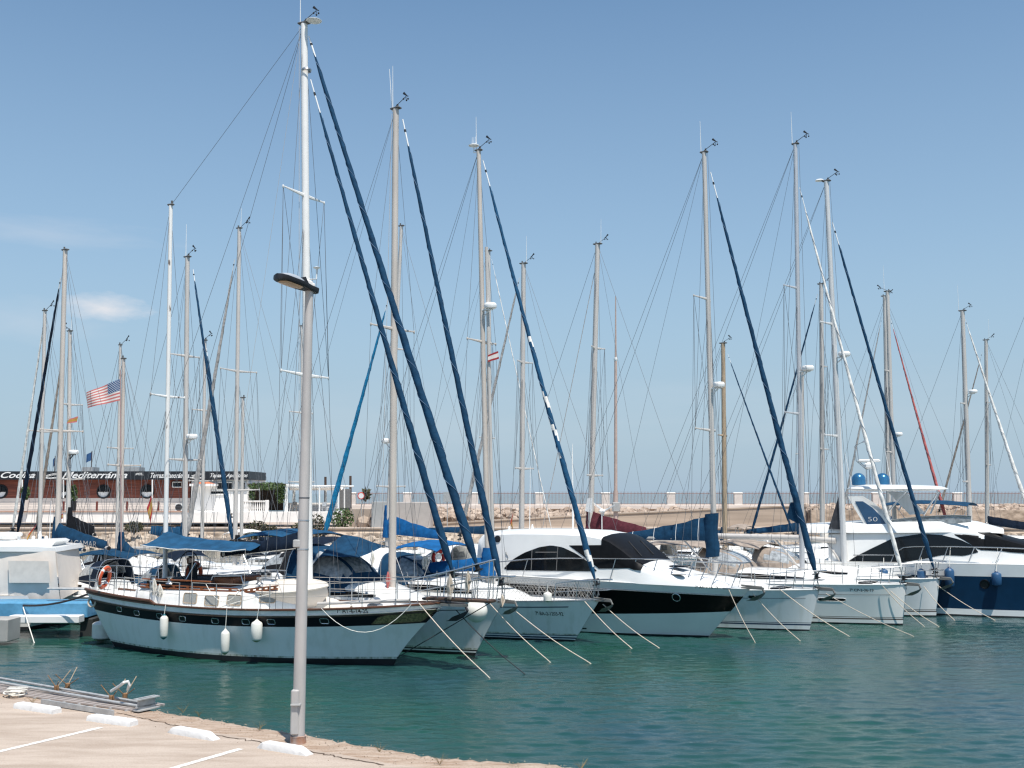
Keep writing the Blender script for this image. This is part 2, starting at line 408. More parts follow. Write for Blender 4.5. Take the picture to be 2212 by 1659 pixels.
    def patch(s, name, outline, yf, mat, parent=None, off=.012, nx=20, nz=4, side=-1, frame=None, fr=.018):
        """x-monotone outline of (x,z) points (upper list, lower list) laid on the side surface"""
        up, lo = outline; ux, uz = [p[0] for p in up], [p[1] for p in up]; lx, lz = [p[0] for p in lo], [p[1] for p in lo]
        x0, x1 = max(min(ux), min(lx)), min(max(ux), max(lx))
        su = sorted(zip(ux, uz)); sl = sorted(zip(lx, lz)); ux, uz = zip(*su); lx, lz = zip(*sl)
        g = []
        for i in range(nx + 1):
            x = lerp(x0, x1, i / nx); a, b = interp(x, ux, uz), interp(x, lx, lz)
            g.append([(x, side * (yf(x, z) + off), z) for z in [lerp(b, a, j / nz) for j in range(nz + 1)]])
        mb = MB(); mb.grid(g); o = s.part(name, mb, mat, parent)
        if frame:
            loop = [r_[-1] for r_ in g] + [g[-1][j] for j in range(nz - 1, -1, -1)] + [r_[0] for r_ in reversed(g[:-1])] + [g[0][j] for j in range(1, nz + 1)]
            mb = MB(); mb.tube(loop, fr, 5); s.part('window_frame', mb, frame, o)
        return o
    def wrap_screen(s, name, zb, xs, yf, zf, zmin, mat, parent, off=.028):
        g = []
        for x in sorted(xs):
            zt = zf(x, 0) - .1; h = zt - zb; w = yf(x, zb); c = lambda f: max(zb + f * h, zmin)
            g.append([(x, y * (w + off), z + off) for y, z in ((-(.99 - .05 * (c(.52) - zb) / h / .6 * .9), c(.52)), (-.955, max(c(.6), zmin)), (-.912, max(zt - min(.08, h * .3), zmin + .01)), (-.82, zt), (-.4, zt + .08), (0, zt + .1), (.4, zt + .08), (.82, zt), (.912, zt - min(.08, h * .3)), (.955, c(.6)), (.97, c(.52)))])
        mb = MB(); mb.grid(g); return s.part(name, mb, mat, parent)
    def rectwin(s, name, c, w, h, yf, mat, parent=None, frame=None, off=.012, side=-1, fr=.018, rnd_=.25):
        x, z = c; r = min(w, h) * rnd_
        up = [(x - w / 2, z + h / 2 - r), (x - w / 2 + r * .3, z + h / 2 - r * .3), (x - w / 2 + r, z + h / 2), (x + w / 2 - r, z + h / 2), (x + w / 2 - r * .3, z + h / 2 - r * .3), (x + w / 2, z + h / 2 - r)]
        lo = [(a, 2 * z - b) for a, b in up]
        return s.patch(name, (up, lo), yf, mat, parent, off, 12, 2, side, frame, fr)
    def lifelines(s, t0, t1, n, h=.62, sides=(-1, 1), inset=.08, wires=(.98, .5), mat=None):
        H = s.H
        for side in sides:
            ps = [H.top(lerp(t0, t1, i / (n - 1)), side, inset) for i in range(n)]
            for p in ps: cylinder_between('stanchion', p, p + Vector((0, 0, h)), .016, mat or STEEL, s.root, 6)
            for k in wires: wire('lifeline', [p + Vector((0, 0, h * k)) for p in ps], s.root, .008, mat=WIREL)
    def pulpit(s, t=.86, h=.62, fwd=.15, r=.018, rake=.1, mid=True):
        H = s.H; a, b = H.top(t, -1, .06), H.top(t, 1, .06); tip = H.top(1, -1); tip.y = 0; tip += Vector((fwd, 0, 0)); m1, m2 = H.top((1 + t) / 2, -1, .04), H.top((1 + t) / 2, 1, .04)
        mb = MB(); up = Vector((rake, 0, h)); w = .16
        top = [a, a + up * .9, m1 + up, Vector((tip.x, -w, tip.z)) + up * 1.04, Vector((tip.x + .08, 0, tip.z)) + up * 1.04, Vector((tip.x, w, tip.z)) + up * 1.04, m2 + up, b + up * .9, b]
        mb.tube(top, r, 6)
        if mid: mb.tube([a + up * .45, m1 + up * .5, Vector((tip.x, -w, tip.z)) + up * .52, Vector((tip.x, w, tip.z)) + up * .52, m2 + up * .5, b + up * .45], r * .8, 6)
        for q in (m1, m2, H.top(.985, -1), H.top(.985, 1)): mb.tube([q, q + up * 1.0], r, 6)
        return s.part('pulpit', mb, STEEL)
    def pushpit(s, t=.1, h=.65, r=.018):
        H = s.H; mb = MB(); up = Vector((0, 0, h)); a = [H.top(t, -1, .06), H.top(0, -1, .1), H.top(0, 1, .1), H.top(t, 1, .06)]
        mb.tube([a[0]] + [p + up for p in a] + [a[3]], r, 6); mb.tube([p + up * .5 for p in a], r * .8, 6)
        for p in a[1:3]: mb.tube([p, p + up], r, 6)
        return s.part('pushpit', mb, STEEL)
    def anchor(s, q, sc=1., mat=None, flip=1):
        q = Vector(q); mb = MB()
        mb.tube([q + Vector((-.55, 0, .06)) * sc, q + Vector((.12, 0, .02)) * sc, q + Vector((.2, 0, -.14)) * sc], [.03 * sc, .035 * sc, .04 * sc], 6)
        for sd in (-1, 1):
            g = [[q + Vector((.24, 0, -.12)) * sc, q + Vector((.1, sd * .2, -.2)) * sc, q + Vector((-.1, sd * .25, -.28)) * sc], [q + Vector((.2, 0, -.2)) * sc, q + Vector((.05, sd * .12, -.3)) * sc, q + Vector((-.28, sd * .08, -.38)) * sc], [q + Vector((.1, 0, -.3)) * sc, q + Vector((-.1, sd * .03, -.4)) * sc, q + Vector((-.42, 0, -.42)) * sc]]
            mb.grid(g)
        mb.box(q + Vector((-.2, 0, -.02)), (.7 * sc, .16 * sc, .06 * sc), 1)
        return s.part('anchor', mb, [mat or ANCH, ANCH], smooth=False)
    def bimini(s, x0, x1, w, z, mat, rise=.14, drop=.25, zd=None, droop=0., frame=True, name='bimini'):
        g = []; nx = 10
        for i in range(nx + 1):
            q = i / nx; x = lerp(x0, x1, q); zz = z - drop * (2 * q - 1) ** 2 * .6 - droop * q
            g.append([(x, w * k, zz + rise * (1 - k * k) - (.06 if abs(k) > .95 else 0) + .012 * math.sin(i * 2.1 + k * 5)) for k in (-1, -.96, -.75, -.4, 0, .4, .75, .96, 1)])
        mb = MB(); mb.grid(g); mb.grid([[(p[0], p[1], p[2] - .02) for p in r_] for r_ in g]); o = s.part(name, mb, mat)
        if frame:
            zd = zd if zd is not None else s.deckz((x0 + x1) / 2)
            for q in (.08, .5, .92):
                r_ = g[int(q * nx)]; xm = (x0 + x1) / 2; mb = MB(); mb.tube([(xm + (q - .5) * .5, -w, zd)] + [(p[0], p[1], p[2] - .03) for p in r_[1:-1]] + [(xm + (q - .5) * .5, w, zd)], .016, 6); s.part('canopy_frame', mb, STEEL, o)
        return o
    def sprayhood(s, x0, x1, w, zb, h, mat, win=VINYL, open_aft=True):
        """arched hood: aft edge full height at x0, front foot at x1"""
        g = []; na, nb = 10, 14
        for i in range(na + 1):
            q = i / na; a = q * math.pi / 2; x = x0 + (x1 - x0) * math.sin(a) ** 1.15; hh = h * math.cos(a) ** .75 + .02; ww = w * (1 - .12 * q)
            g.append([(x - .25 * abs(k) ** 2 * q * 0, ww * math.copysign(min(1, abs(k) ** .75), k), zb + hh * (1 - abs(k) ** 4.)) for k in [-1 + 2 * j / nb for j in range(nb + 1)]])
        mb = MB()
        def mf(i, j):
            front = 3 <= i <= 7; 
            return 1 if front and j in (2, 3, 5, 6, 7, 8, 10, 11) else (1 if 2 <= i <= 6 and j in (1, 12) else 0)
        mb.grid(g, 0, False, mf); o = s.part('sprayhood', mb, [mat, win])
        mb = MB(); mb.tube([(p[0] - .01, p[1] * 1.01, p[2] + .01) for p in g[0]], .016, 6); s.part('canopy_frame', mb, STEEL, o)
        return o
    def ring(s, name, q, r, mat, rr_=.016, pane=None):
        H = s.H; f = lambda a, k: Vector((q.x + r * k * math.cos(a), -(H.y(q.x + r * k * math.cos(a), q.z + r * k * math.sin(a)) + .012), q.z + r * k * math.sin(a))); A = [2 * math.pi * i / 24 for i in range(25)]
        mb = MB(); mb.tube([f(a, 1) for a in A], rr_, 6); o = s.part(name, mb, mat)
        if pane: mb = MB(); mb.grid([[f(a, k) for k in (.02, .5, 1)] for a in A]); s.part('pane', mb, pane, o)
        return o
    def winch(s, q, r=.09):
        mb = MB(); mb.lathe([(r * 1.2, 0), (r * 1.1, .03), (r * .7, .06), (r * .62, .14), (r * .95, .19), (r * .95, .21), (0, .22)], q, 12); return s.part('winch', mb, STEEL)
    def coil(s, q, w=.12, l=.5, mat=None):
        mb = MB(); q = Vector(q)
        for i in range(4):
            a = (i - 1.5) * .3 * w; mb.tube([q, q + Vector((a - w * .3, -.02 * i, -l * .5)), q + Vector((a, -.02 * i, -l)), q + Vector((a + w * .3, .02, -l * .5)), q + Vector((0, .02, -.02))], .018, 5)
        return s.part('coiled_rope', mb, mat or ROPEW)
def lifebuoy(name_label, pos, Mx, R_=.33, r=.075, mat=ORANGE):
    mb = MB(); 
    mb.torus((0, 0, 0), R_, r, Mx, 28, 10, 0, lambda i, j: 1 if i % 7 == 3 else 0, .8)
    o = mb.build('lifebuoy', [mat, WPL]); o.location = pos; tag(o, name_label, 'lifebuoy', 'lifebuoys on the boats'); 
    mb = MB()
    pts = [Mx @ Vector(((R_ + r * 1.15) * math.cos(a), (R_ + r * 1.15) * math.sin(a), 0)) for a in [2 * math.pi * k / 24 for k in range(25)]]
    mb.tube(pts, .012, 5); mb.build('grab_line', ROPEW, o); return o
def fender(label, top, r, L, mat, endmat, rope_top, tilt=0, group='fenders hung along the hulls'):
    top = Vector(top); e = empty('fender', top - Vector((0, 0, L)), 0, label, 'fender', group)
    mb = MB(); k = r * .55
    prof = [(0, 0), (r * .25, .02 * L), (r * .5, .05 * L), (r * .85, .11 * L), (r, .17 * L), (r * 1.02, .5 * L), (r, .8 * L), (r * .85, .87 * L), (r * .45, .93 * L), (r * .25, .97 * L), (r * .2, L), (0, L)]
    g = [[(a * math.cos(2 * math.pi * j / 18), a * math.sin(2 * math.pi * j / 18), z) for j in range(18)] for a, z in prof]
    mb.grid(g, 0, True, lambda i, j: 1 if (i < 3 or (i > 7 and endmat[1])) else 0); mb.build('fender_body', [mat, endmat[0]], e)
    mb = MB(); mb.tube([Vector((0, 0, L * .98)), Vector(rope_top) - (top - Vector((0, 0, L)))], .011, 5); mb.build('fender_rope', ROPEW, e)
    return e
def bowpos(u, v, L, th):
    h = Vector((math.cos(R(th)), math.sin(R(th)), 0)); return PZ(u, v, 0) - h * L / 2
YACHTS = 'sailing yachts moored bow out in the marina'
def hulltext(B, body, u, v, wpx, hpx, mat, bold=.01):
    q = B.loc(u, v, -1.4); q = B.loc(u, v, -B.H.y(q.x, q.z)); vs, fs = text_verts(body, 1, bold=bold)
    w = max(x for x, y in vs) - min(x for x, y in vs); h = max(y for x, y in vs) - min(y for x, y in vs)
    k = hpx / F * B.depth(q) / h; kx = wpx / F * B.depth(q) / w / math.cos(B.th) * .95
    mb = MB(); mb.add([(q.x + x * kx, -(B.H.y(q.x + x * kx, q.z + y * k) + .008), q.z + y * k) for x, y in vs], fs)
    return B.part('registration_lettering', mb, mat, smooth=False)
def stripe(B, t0, t1, k0, k1, mat, name='stripe', off=.006, n=30):
    mb = MB(); mb.grid([[(p.x, p.y - off, p.z) for p in (B.H.pt(lerp(t0, t1, i / n), k0), B.H.pt(lerp(t0, t1, i / n), k1))] for i in range(n + 1)]); return B.part(name, mb, mat)
RAILW = M('brown varnished rail', (.10, .042, .022), .45, var=.25, scale=5, stretch=(.4, 4, 4))
# ================================================================= the ketch
K = Boat('ketch', 'two-masted white ketch with a black hull band and varnished wood rails, nearest boat', 'sailboat', bowpos(850, 1437, 10.4, -25), -25, YACHTS)
H = Hull(10.4, 1.75, 1.0, 3.5, (1.74, 1.56, 1.88), ws=.40, tm=.46, pb=.72, kw=.79, fl=1.2, pbx=1.25, psx=.8)
K.hull(H, [(-.35, 1), (.0, 1), (.10, 3), (.135, 0), (.3, 0), (.5, 0), (.68, 2), (.78, 2), (.865, 0), (.93, 0), (1.0, 0)], [GELOLD, BOOT, NAVY, SCUM], DECKM, drop=.16, rail=RAILW, railr=.034)
for sd in (-1, 1):
    mb = MB(); mb.tube([H.pt(i / 40, .868, sd) + Vector((0, sd * .012, 0)) for i in range(41)], .026, 6); K.part('rubbing_strake', mb, TEAKD)
mb = MB(); mb.grid([[H.pt(.0 + i / 10 * .27, k) + Vector((0, -.01, 0)) for k in (1.0, 1.06)] for i in range(11)]); mb.tube([H.pt(.27 * i / 10, 1.06) for i in range(11)] + [H.pt(.285, 1.0)], .05, 6); K.part('raised_bulwark', mb, RAILW)
for u, v in ((254, 1317), (294, 1325), (345, 1331), (395, 1337), (465, 1342), (531, 1344), (586, 1344), (703, 1342)):
    q = K.loc(u, v, -1.5); q = K.loc(u, v, -H.y(q.x, q.z)); K.rectwin('porthole', (q.x, q.z + .01), .25, .15, H.y, GLASS, None, STEEL, .004, fr=.014)
# carved board on the bow, a chevron toward the stem
ux, lx = [], []
for u, v in ((805, 1347), (818, 1333), (850, 1325), (900, 1318), (948, 1313)): q = K.loc(u, v, -.9); q = K.loc(u, v, -H.y(q.x, q.z)); ux.append((q.x, q.z))
for u, v in ((805, 1348), (850, 1346), (915, 1342), (930, 1330), (948, 1313.5)): q = K.loc(u, v, -.9); q = K.loc(u, v, -H.y(q.x, q.z)); lx.append((q.x, q.z))
K.patch('carved_name_board', (ux, lx), H.y, CARVED, None, .014, 24, 3, frame=TEAKD, fr=.012)
hulltext(K, '7ª AT-6-14-25', 763, 1320, 62, 10, INK)
# deckhouse
ca, yf, zf = K.trunk([(-3.75, 1.16, 1.3, 2.0), (-3.5, 1.2, 1.3, 2.02), (-1.4, 1.25, 1.3, 2.06), (.6, 1.24, 1.3, 2.1), (1.6, 1.12, 1.32, 2.1), (2.25, 1.0, 1.34, 1.78), (2.4, .96, 1.34, 1.7)], GELOLD)
for u, v, w in ((410, 1293, .5), (457, 1298, .5), (505, 1297, .5), (572, 1292, .5)):
    q = K.loc(u, v, -1.2); K.rectwin('cabin_window', (q.x, q.z + .01), w * 1.04, .3, yf, CURT, ca, TEAKP, .01, fr=.015, rnd_=.1)
for (u0, v0, u1, v1) in ((303, 1268, 512, 1279), (512, 1282, 600, 1272)):
    a, b = K.loc(u0, v0, -1.1), K.loc(u1, v1, -1.1); mb = MB(); mb.tube([a, b], .028, 6); mb.tube([a + Vector((0, .02, .09)), b + Vector((0, .02, .09))], .022, 6)
    for i in range(7): c = a.lerp(b, (i + .5) / 7); mb.box(c + Vector((0, .01, .045)), (.09, .04, .09))
    K.part('handrail', mb, TEAK)
mb = MB(); mb.box((-2.1, 0, 2.16), (2.6, 2.0, .22), bev=.05); K.part('cockpit_coaming', mb, CHAR)
mb = MB(); mb.box((-2.1, -1.02, 2.29), (2.75, .16, .05), bev=.015); mb.box((-2.1, 1.02, 2.29), (2.75, .16, .05), bev=.015); K.part('coaming_cap', mb, TEAK)
mb = MB(); mb.box((-.55, 0, 2.28), (.75, 1.5, .3), bev=.05); mb.box((.35, 0, 2.2), (.7, .9, .16), 1, bev=.04); K.part('companionway', mb, [TEAK, GELOLD])
mb = MB(); mb.tube([(-.9, -.95, 2.1), (-.75, -.95, 2.45), (.3, -.9, 2.5), (.42, -.9, 2.2)], .025, 6); mb.tube([(-.9, .95, 2.1), (-.75, .95, 2.45), (.3, .9, 2.5), (.42, .9, 2.2)], .025, 6); K.part('grab_frame', mb, STEEL)
wq = K.loc(408, 1222, 0); mb = MB(); Mx = Matrix.Rotation(R(90), 4, 'Y')
mb.torus(wq, .46, .016, Mx, 28, 6); [mb.tube([wq, wq + Vector((0, .46 * math.cos(a), .46 * math.sin(a)))], .01, 4) for a in [k * math.pi / 3 for k in range(6)]]; K.part('steering_wheel', mb, BLK)
mb = MB(); mb.box((wq.x + .18, 0, wq.z - .25), (.22, .26, .7), bev=.05); K.part('binnacle', mb, CHAR)
q = K.loc(412, 1210, .1); mb = MB(); mb.box(q, (.06, .66, .2), bev=.03, rz=.4); K.part('helm_board', mb, TEAK)
mb = MB(); a = K.loc(423, 1216, -.3); mb.tube([a, a + Vector((-.35, -.2, -.75))], .03, 6); K.part('strut', mb, STEEL)
for u, v in ((333, 1252), (368, 1256)): K.winch(K.loc(u, v + 5, -1.02), .13)
for u, v in ((560, 1262),): K.winch(K.loc(u, v, -.6), .1)
# masts
at = lambda B, u, v, y=0.: B.loc(u, v, y)
mt, mz = at(K, 657, 52), at(K, 369, 444)
K.mast((2.18, 0, 1.42), mt, .27, ALUW, ((.387, 1.25, .05, .05), (.695, 1.1, .05, .05)), whip=1.4, wr=.008)
mm = K.mastobj
mb = MB(); mb.lathe([(0, .05), (.1, .047), (.2, .028), (.25, .008), (.255, 0), (.25, -.01), (.2, -.03), (.1, -.045), (0, -.05)], mt + Vector((.38, 0, .04)), 20); K.part('masthead_dish', mb, WPL, mm)
q = at(K, 684, 578); mb = MB(); mb.lathe([(0, .04), (.12, 0), (.06, -.04), (0, -.05)], q, 12); mb.tube([q, q + Vector((0, 0, -.36)), q + Vector((-.3, 0, -.36))], .025, 6); K.part('antenna_mushroom', mb, WPL, mm)
q = at(K, 662, 152); mb = MB(); mb.lathe([(.15, -.05), (.17, 0), (.15, .05)], q, 12); K.part('mast_band', mb, STEEL, mm)
shr = dict(K.__dict__)
mzp = K.mast((-3.5, 0, 1.42), mz, .16, PEEL, ((.51, .8, .03, .0),), wind=False, chain=-.2)
K.mastobj = mm
K.furl(at(K, 667, 78), at(K, 1029, 1218), .055, .128, NAVYC, sag=.006, bare=.035)
K.furl(at(K, 671, 172), at(K, 976, 1232), .045, .108, NAVYC, sag=.005, bare=.065)
wire('triatic_stay', [mt, mz], K.root, .008); wire('backstay', [mt, (-5.2, -.9, 1.6)], K.root, .008); wire('backstay', [mt, (-5.2, .9, 1.6)], K.root, .008)
wire('topping_lift', [mt + Vector((-.1, 0, 0)), at(K, 485, 1195)], K.root, .006, WIREL); wire('halyard', [mt + Vector((-.12, -.1, -.1)), (2.0, -.25, 1.5)], K.root, .009, WIREL)
wire('backstay', [mz, (-6.4, 0, 1.75)], K.root, .007)
K.boom(at(K, 655, 1178), at(K, 483, 1197), .085, ALUW, NAVYD, (.45, .16), .2, front=1.25, ties=4)
# sun awning over the mizzen boom
g = []
for i in range(15):
    q = i / 14; u = lerp(357, 566, q); vr = interp(q, [0, .2, .5, 1], [1147, 1158, 1166, 1173]); c = at(K, u, vr); ul = lerp(303, 530, q); vl = interp(q, [0, .4, .75, 1], [1177, 1188, 1191, 1187]) + 1.5 * math.sin(q * 9); l = at(K, ul, vl, -1.3)
    row = []
    for k in (-1, -.72, -.4, -.15, 0, .15, .4, .72, 1):
        e = c.lerp(Vector((l.x, l.y if k < 0 else -l.y, l.z)), abs(k)); e.z -= .1 * math.sin(math.pi * abs(k)) ; e.z += .012 * math.sin(i * 1.7 + 9 * k); row.append(e)
    g.append(row)
mb = MB(); mb.grid(g); aw = K.part('awning', mb, MIDB)
mb = MB(); mb.tube([r_[0] for r_ in g], .016, 5); K.part('awning_hem_rope', mb, ROPEW, aw)
for i in (0, 7, 14): wire('awning_guy', [g[i][0], g[i][0] + Vector((.1, -.15, -1.5))], K.root, .006, WIREL)
# rails, pulpit, bowsprit
K.lifelines(.40, .90, 8, .75); K.lifelines(.16, .36, 3, .72)
K.pushpit(.12, .8)
st = H.top(1, -1); st.y = 0
mb = MB(); mb.box((st.x + .45, 0, st.z + .1), (2.1, .36, .09), bev=.02); bs = K.part('bowsprit', mb, TEAKD)
mb = MB()
for sd in (-1, 1):
    mb.tube([H.top(.93, sd, .05), H.top(.93, sd, .05) + Vector((0, 0, .72)), Vector((st.x + .4, sd * .3, st.z + .95)), Vector((st.x + 1.4, sd * .16, st.z + 1.22)), Vector((st.x + 1.55, 0, st.z + 1.26))], .02, 6)
    mb.tube([H.top(.93, sd, .05) + Vector((0, 0, .36)), Vector((st.x + .4, sd * .28, st.z + .55)), Vector((st.x + 1.45, sd * .12, st.z + .78))], .016, 6)
    for dx, w in ((-.2, .3), (.35, .29), (.9, .2), (1.4, .13)): mb.tube([(st.x + dx, sd * .17, st.z + .13), (st.x + dx + .04, sd * w, st.z + .95 + dx * .22)], .016, 6)
K.part('pulpit', mb, STEEL)
K.anchor((st.x + .55, -.2, st.z - .02), 1.15, CHAR)
wire('bobstay', [(st.x + 1.4, 0, st.z + .05), H.pt(1, .12)], K.root, .014, ROPED)
K.coil(at(K, 972, 1240, -.3), .14, .7, ROPE); K.coil(at(K, 1011, 1232, -.2), .1, .62, ROPE)
q = at(K, 810, 1300, -.5); mb = MB(); mb.lathe([(.12, -.15), (.14, 0), (.12, .15)], q, 12, M=Matrix.Rotation(R(90), 4, 'X')); mb.box(q + Vector((0, 0, -.12)), (.35, .35, .12), bev=.02); K.part('windlass', mb, STEEL)
mb = MB(); mb.box((4.6, 0, 1.66), (.6, .6, .12), bev=.04); K.part('deck_hatch', mb, GELOLD)
mb = MB(); mb.tube([(3.2, -1.0, 1.78), (6.0, -.5, 1.95)], .05, 8); K.part('whisker_pole', mb, ALU)
# slack rope on the bow and stern lines
wire('hanging_rope', sag_line(at(K, 694, 1314, -1.72), at(K, 888, 1306, -1.0), .72), K.root, .010, ROPEW)
wire('hanging_rope', sag_line(at(K, 520, 1272, -1.3), at(K, 445, 1262, -1.3), .45), K.root, .012, ROPEW)
wire('mooring_spring', sag_line(at(K, 437, 1325, -1.5), at(K, 586, 1283, -1.4), -.04), K.root, .012, ROPEW)
K.coil(at(K, 333, 1250, -1.2), .14, .5); K.coil(at(K, 345, 1262, -1.2), .14, .38)
mb = MB(); mb.torus(at(K, 199, 1300, -.75), .16, .035, Matrix.Rotation(R(80), 4, 'X'), 16, 6, sq=1); K.part('hawse_rope', mb, ROPE)
# tender and things lying on the ketch
def tender(label, B, q, L, W, Hh, mat, rz=0, roll=0):
    e = empty('dinghy', B.world(q), B.th + rz, label, 'dinghy'); mb = MB(); g = []
    for i in range(15):
        t = i / 14; w = W / 2 * (math.cos(math.pi / 2 * max(0, (t - .4) / .6)) ** .6 * (.85 + .15 * min(1, t / .4))); x = (t - .5) * L; kz = Hh * .75 * max(0, (t - .55) / .45) ** 2.2
        g.append([(x + kz * .2, max(w, .02) * k, kz + (Hh - kz) * (abs(k) ** 2.2) + .08 * t * abs(k)) for k in (-1, -.95, -.8, -.55, -.25, 0, .25, .55, .8, .95, 1)])
    mb.grid(g); mb.f.append(tuple(range(10, -1, -1))); mb.m.append(0); o = mb.build('dinghy_hull', mat, e); o.rotation_euler = (R(roll), 0, 0)
    mb = MB(); mb.grid([[(r_[0][0], y, r_[0][2] + .07 * (1 - abs(k))) for k, y in ((-1, r_[0][1]), (-.5, r_[0][1] * .5), (0, 0), (.5, r_[-1][1] * .5), (1, r_[-1][1]))] for r_ in g]); o3 = mb.build('dinghy_cover', CREAM, e); o3.rotation_euler = (R(roll), 0, 0)
    mb = MB(); mb.tube([r_[0] for r_ in g] + [r_[-1] for r_ in reversed(g)], .03, 6); o2 = mb.build('gunwale', CREAM, e); o2.rotation_euler = (R(roll), 0, 0); return e
q = at(K, 632, 1305, -.55); tender('cream dinghy lying on the foredeck of the ketch behind the lamp post', K, (q.x + .12, -.4, 1.47), 2.1, 1.3, .74, M('cream dinghy paint', (.66, .60, .54), .5, var=.04), 0, 14)
q = at(K, 706, 1300, -.3); mb = MB(); g = []
for i in range(9):
    t = i / 8; g.append([(lerp(-.75, .8, t), .42 * math.cos(a) * (1 - .6 * t), .62 * math.sin(a) * (1 - .75 * t) + .03 * math.sin(i * 2 + a * 3)) for a in [math.pi * j / 8 for j in range(9)]])
mb.grid(g); o = mb.build('folded_sail_bag', CREAM); o.location = K.world((q.x, -.2, 1.5)); o.rotation_euler = (0, 0, K.th); tag(o, 'crumpled cream sail bag on the ketch foredeck just right of the lamp post', 'sail bag')
rr = lambda az, tl=0: Matrix.Rotation(R(az), 4, 'Z') @ Matrix.Rotation(R(90 + tl), 4, 'Y')
lifebuoy('orange lifebuoy hung on the stern rail of the black banded ketch', K.world(at(K, 226, 1247, -.9)), rr(172, -12), .31, .075)
lifebuoy('orange lifebuoy half hidden behind the steering wheel of the ketch', K.world(at(K, 419, 1237, .9)), rr(150), .3, .075)
for u, v0, v1, r, m, e, lab in ((355, 1326, 1382, .125, FENDW, (TEALP, True), 'white cylinder fender with blue green ends near the ketch stern'), (487, 1358, 1415, .13, FENDW, (FENDG, False), 'slim white fender with a small heart print, hanging lowest on the ketch'), (555, 1338, 1388, .165, FENDW, (FENDG, False), 'plump white fender nearest the lamp post on the ketch')):
    q = at(K, u, v0, -1.9); yy = H.y(q.x, 1.2) + r + .02; q = at(K, u, v0, -yy); b = at(K, u, v1, -yy); tp = H.top(H.tk(q.x, 1.5)[0], -1); fender(lab, K.world(q), r, q.z - b.z, m, e, K.world(tp + Vector((0, -.03, .03))))
fender('round white fender squeezed behind the ketch stern above the water', P(224, 1338, 38.3), .36, .72, FENDW, (FENDG, False), P(215, 1300, 38.6))
# ================================================================= second yacht
B2 = Boat('sailing_yacht', 'pale grey sloop with a navy sprayhood and tan mast, tucked behind the ketch bow', 'sailboat', bowpos(1025, 1416, 10.5, -35), -35, YACHTS)
H2 = Hull(10.5, 1.1, .3, 3.1, (1.45, 1.48, 1.74), ws=.72, pb=.78, kw=.80)
B2.hull(H2, [(-.35, 1), (.0, 1), (.05, 0), (.075, 1), (.10, 2), (.135, 0), (.4, 0), (.8, 0), (1, 0)], [GREYG, BOOT, SCUM], DECKM, rail=STEEL, railr=.02)
stripe(B2, .3, .96, .835, .85, INK)
ca2, yf2, zf2 = B2.trunk([(-2.6, 1.05, 1.4, 1.95), (-.4, 1.1, 1.42, 2.05), (1.4, 1.0, 1.45, 1.98), (2.6, .75, 1.5, 1.72), (2.9, .6, 1.5, 1.6)], GEL)
B2.patch('cabin_window', ([(-2.2, 1.8), (.3, 1.88), (1.9, 1.74)], [(-2.2, 1.62), (.3, 1.64), (1.9, 1.66)]), yf2, GLASS, ca2)
B2.sprayhood(-2.0, .75, 1.15, 1.75, 1.45, NAVYC); B2.bimini(-4.3, -1.3, 1.3, 3.6, MIDB, zd=1.5, droop=-.05)
q0, q1 = at(B2, 668, 1212, -.9), at(B2, 790, 1178, -.9)
g = []
for i in range(25):
    t = i / 24; c = q0.lerp(q1, t); g.append([(c.x, y, interp(t, [0, .3, .6, 1], [3.05, 3.62, 3.5, 3.25]) - .55 * (1 - t) * max(0, -y - .2) - .25 * abs(y) + .015 * math.sin(t * 14 + y * 4)) for y in (-1.25, -1.05, -.8, -.5, -.25, 0, .25, .5, .9, 1.2)])
mb = MB(); mb.grid(g); B2.part('boom_tent', mb, NAVYC)
B2.mast((1.85, 0, 1.55), at(B2, 855, 236), .26, ALUT, ((.54, 1.1, .04, .05),), whip=1.55, chain=-.3)
mb = MB(); q = B2.mtop; mb.tube([q + Vector((-.25, .1, 0)), q + Vector((-.4, .1, 1.55))], [.016, .008], 5); B2.part('whip_antenna', mb, WPL, B2.mastobj)
B2.furl(at(B2, 870, 258), at(B2, 1080, 1250), .05, .108, NAVYC, sag=.006, bare=.055)
wire('backstay', [B2.mtop, (-5.3, 0, 1.6)], B2.root, .008); wire('topping_lift', [B2.mtop, at(B2, 600, 1150)], B2.root, .006)
for t in (.2, .45): wire('halyard', [B2.mtop - Vector((0, .2, t)), (1.6, -.3, 2.1)], B2.root, .008, WIREL)
B2.lifelines(.12, .84, 7, .65); B2.pulpit(.86, .72, .25); B2.pushpit(.1, .7)
B2.anchor(H2.top(1) + Vector((.32, 0, -.02)), .95); B2.coil(at(B2, 1085, 1285, -.3), .1, .35, ROPE)
for y in (-.22, -.28): B2.coil(at(B2, 838, 1235, y), .1, .55, FRP)
mb = MB(); mb.box((3.6, 0, 1.66), (.55, .55, .07), bev=.02); B2.part('deck_hatch', mb, GLASS)
B2.winch((-1.9, -1.2, 1.55)); B2.winch((-2.6, -1.2, 1.55)); B2.coil(at(B2, 805, 1190, -1.2), .1, .5)
q = at(B2, 1029, 1298, -.7); mb = MB()
e = empty('ball_fender', B2.world(at(B2, 1029, 1320, -.85)), 0, 'large white ball fender hanging at the bow of the pale grey sloop', 'fender')
mb.lathe([(0, .4)] + [(.34 * math.sin(a), .34 * math.cos(a)) for a in [R(10 + k * 16) for k in range(11)]] + [(0, -.34)], (0, 0, 0), 22); mb.build('fender_body', FENDW, e)
mb = MB(); mb.tube([(0, 0, .38), (.05, .2, .62)], .014, 5); mb.build('fender_rope', ROPE, e)
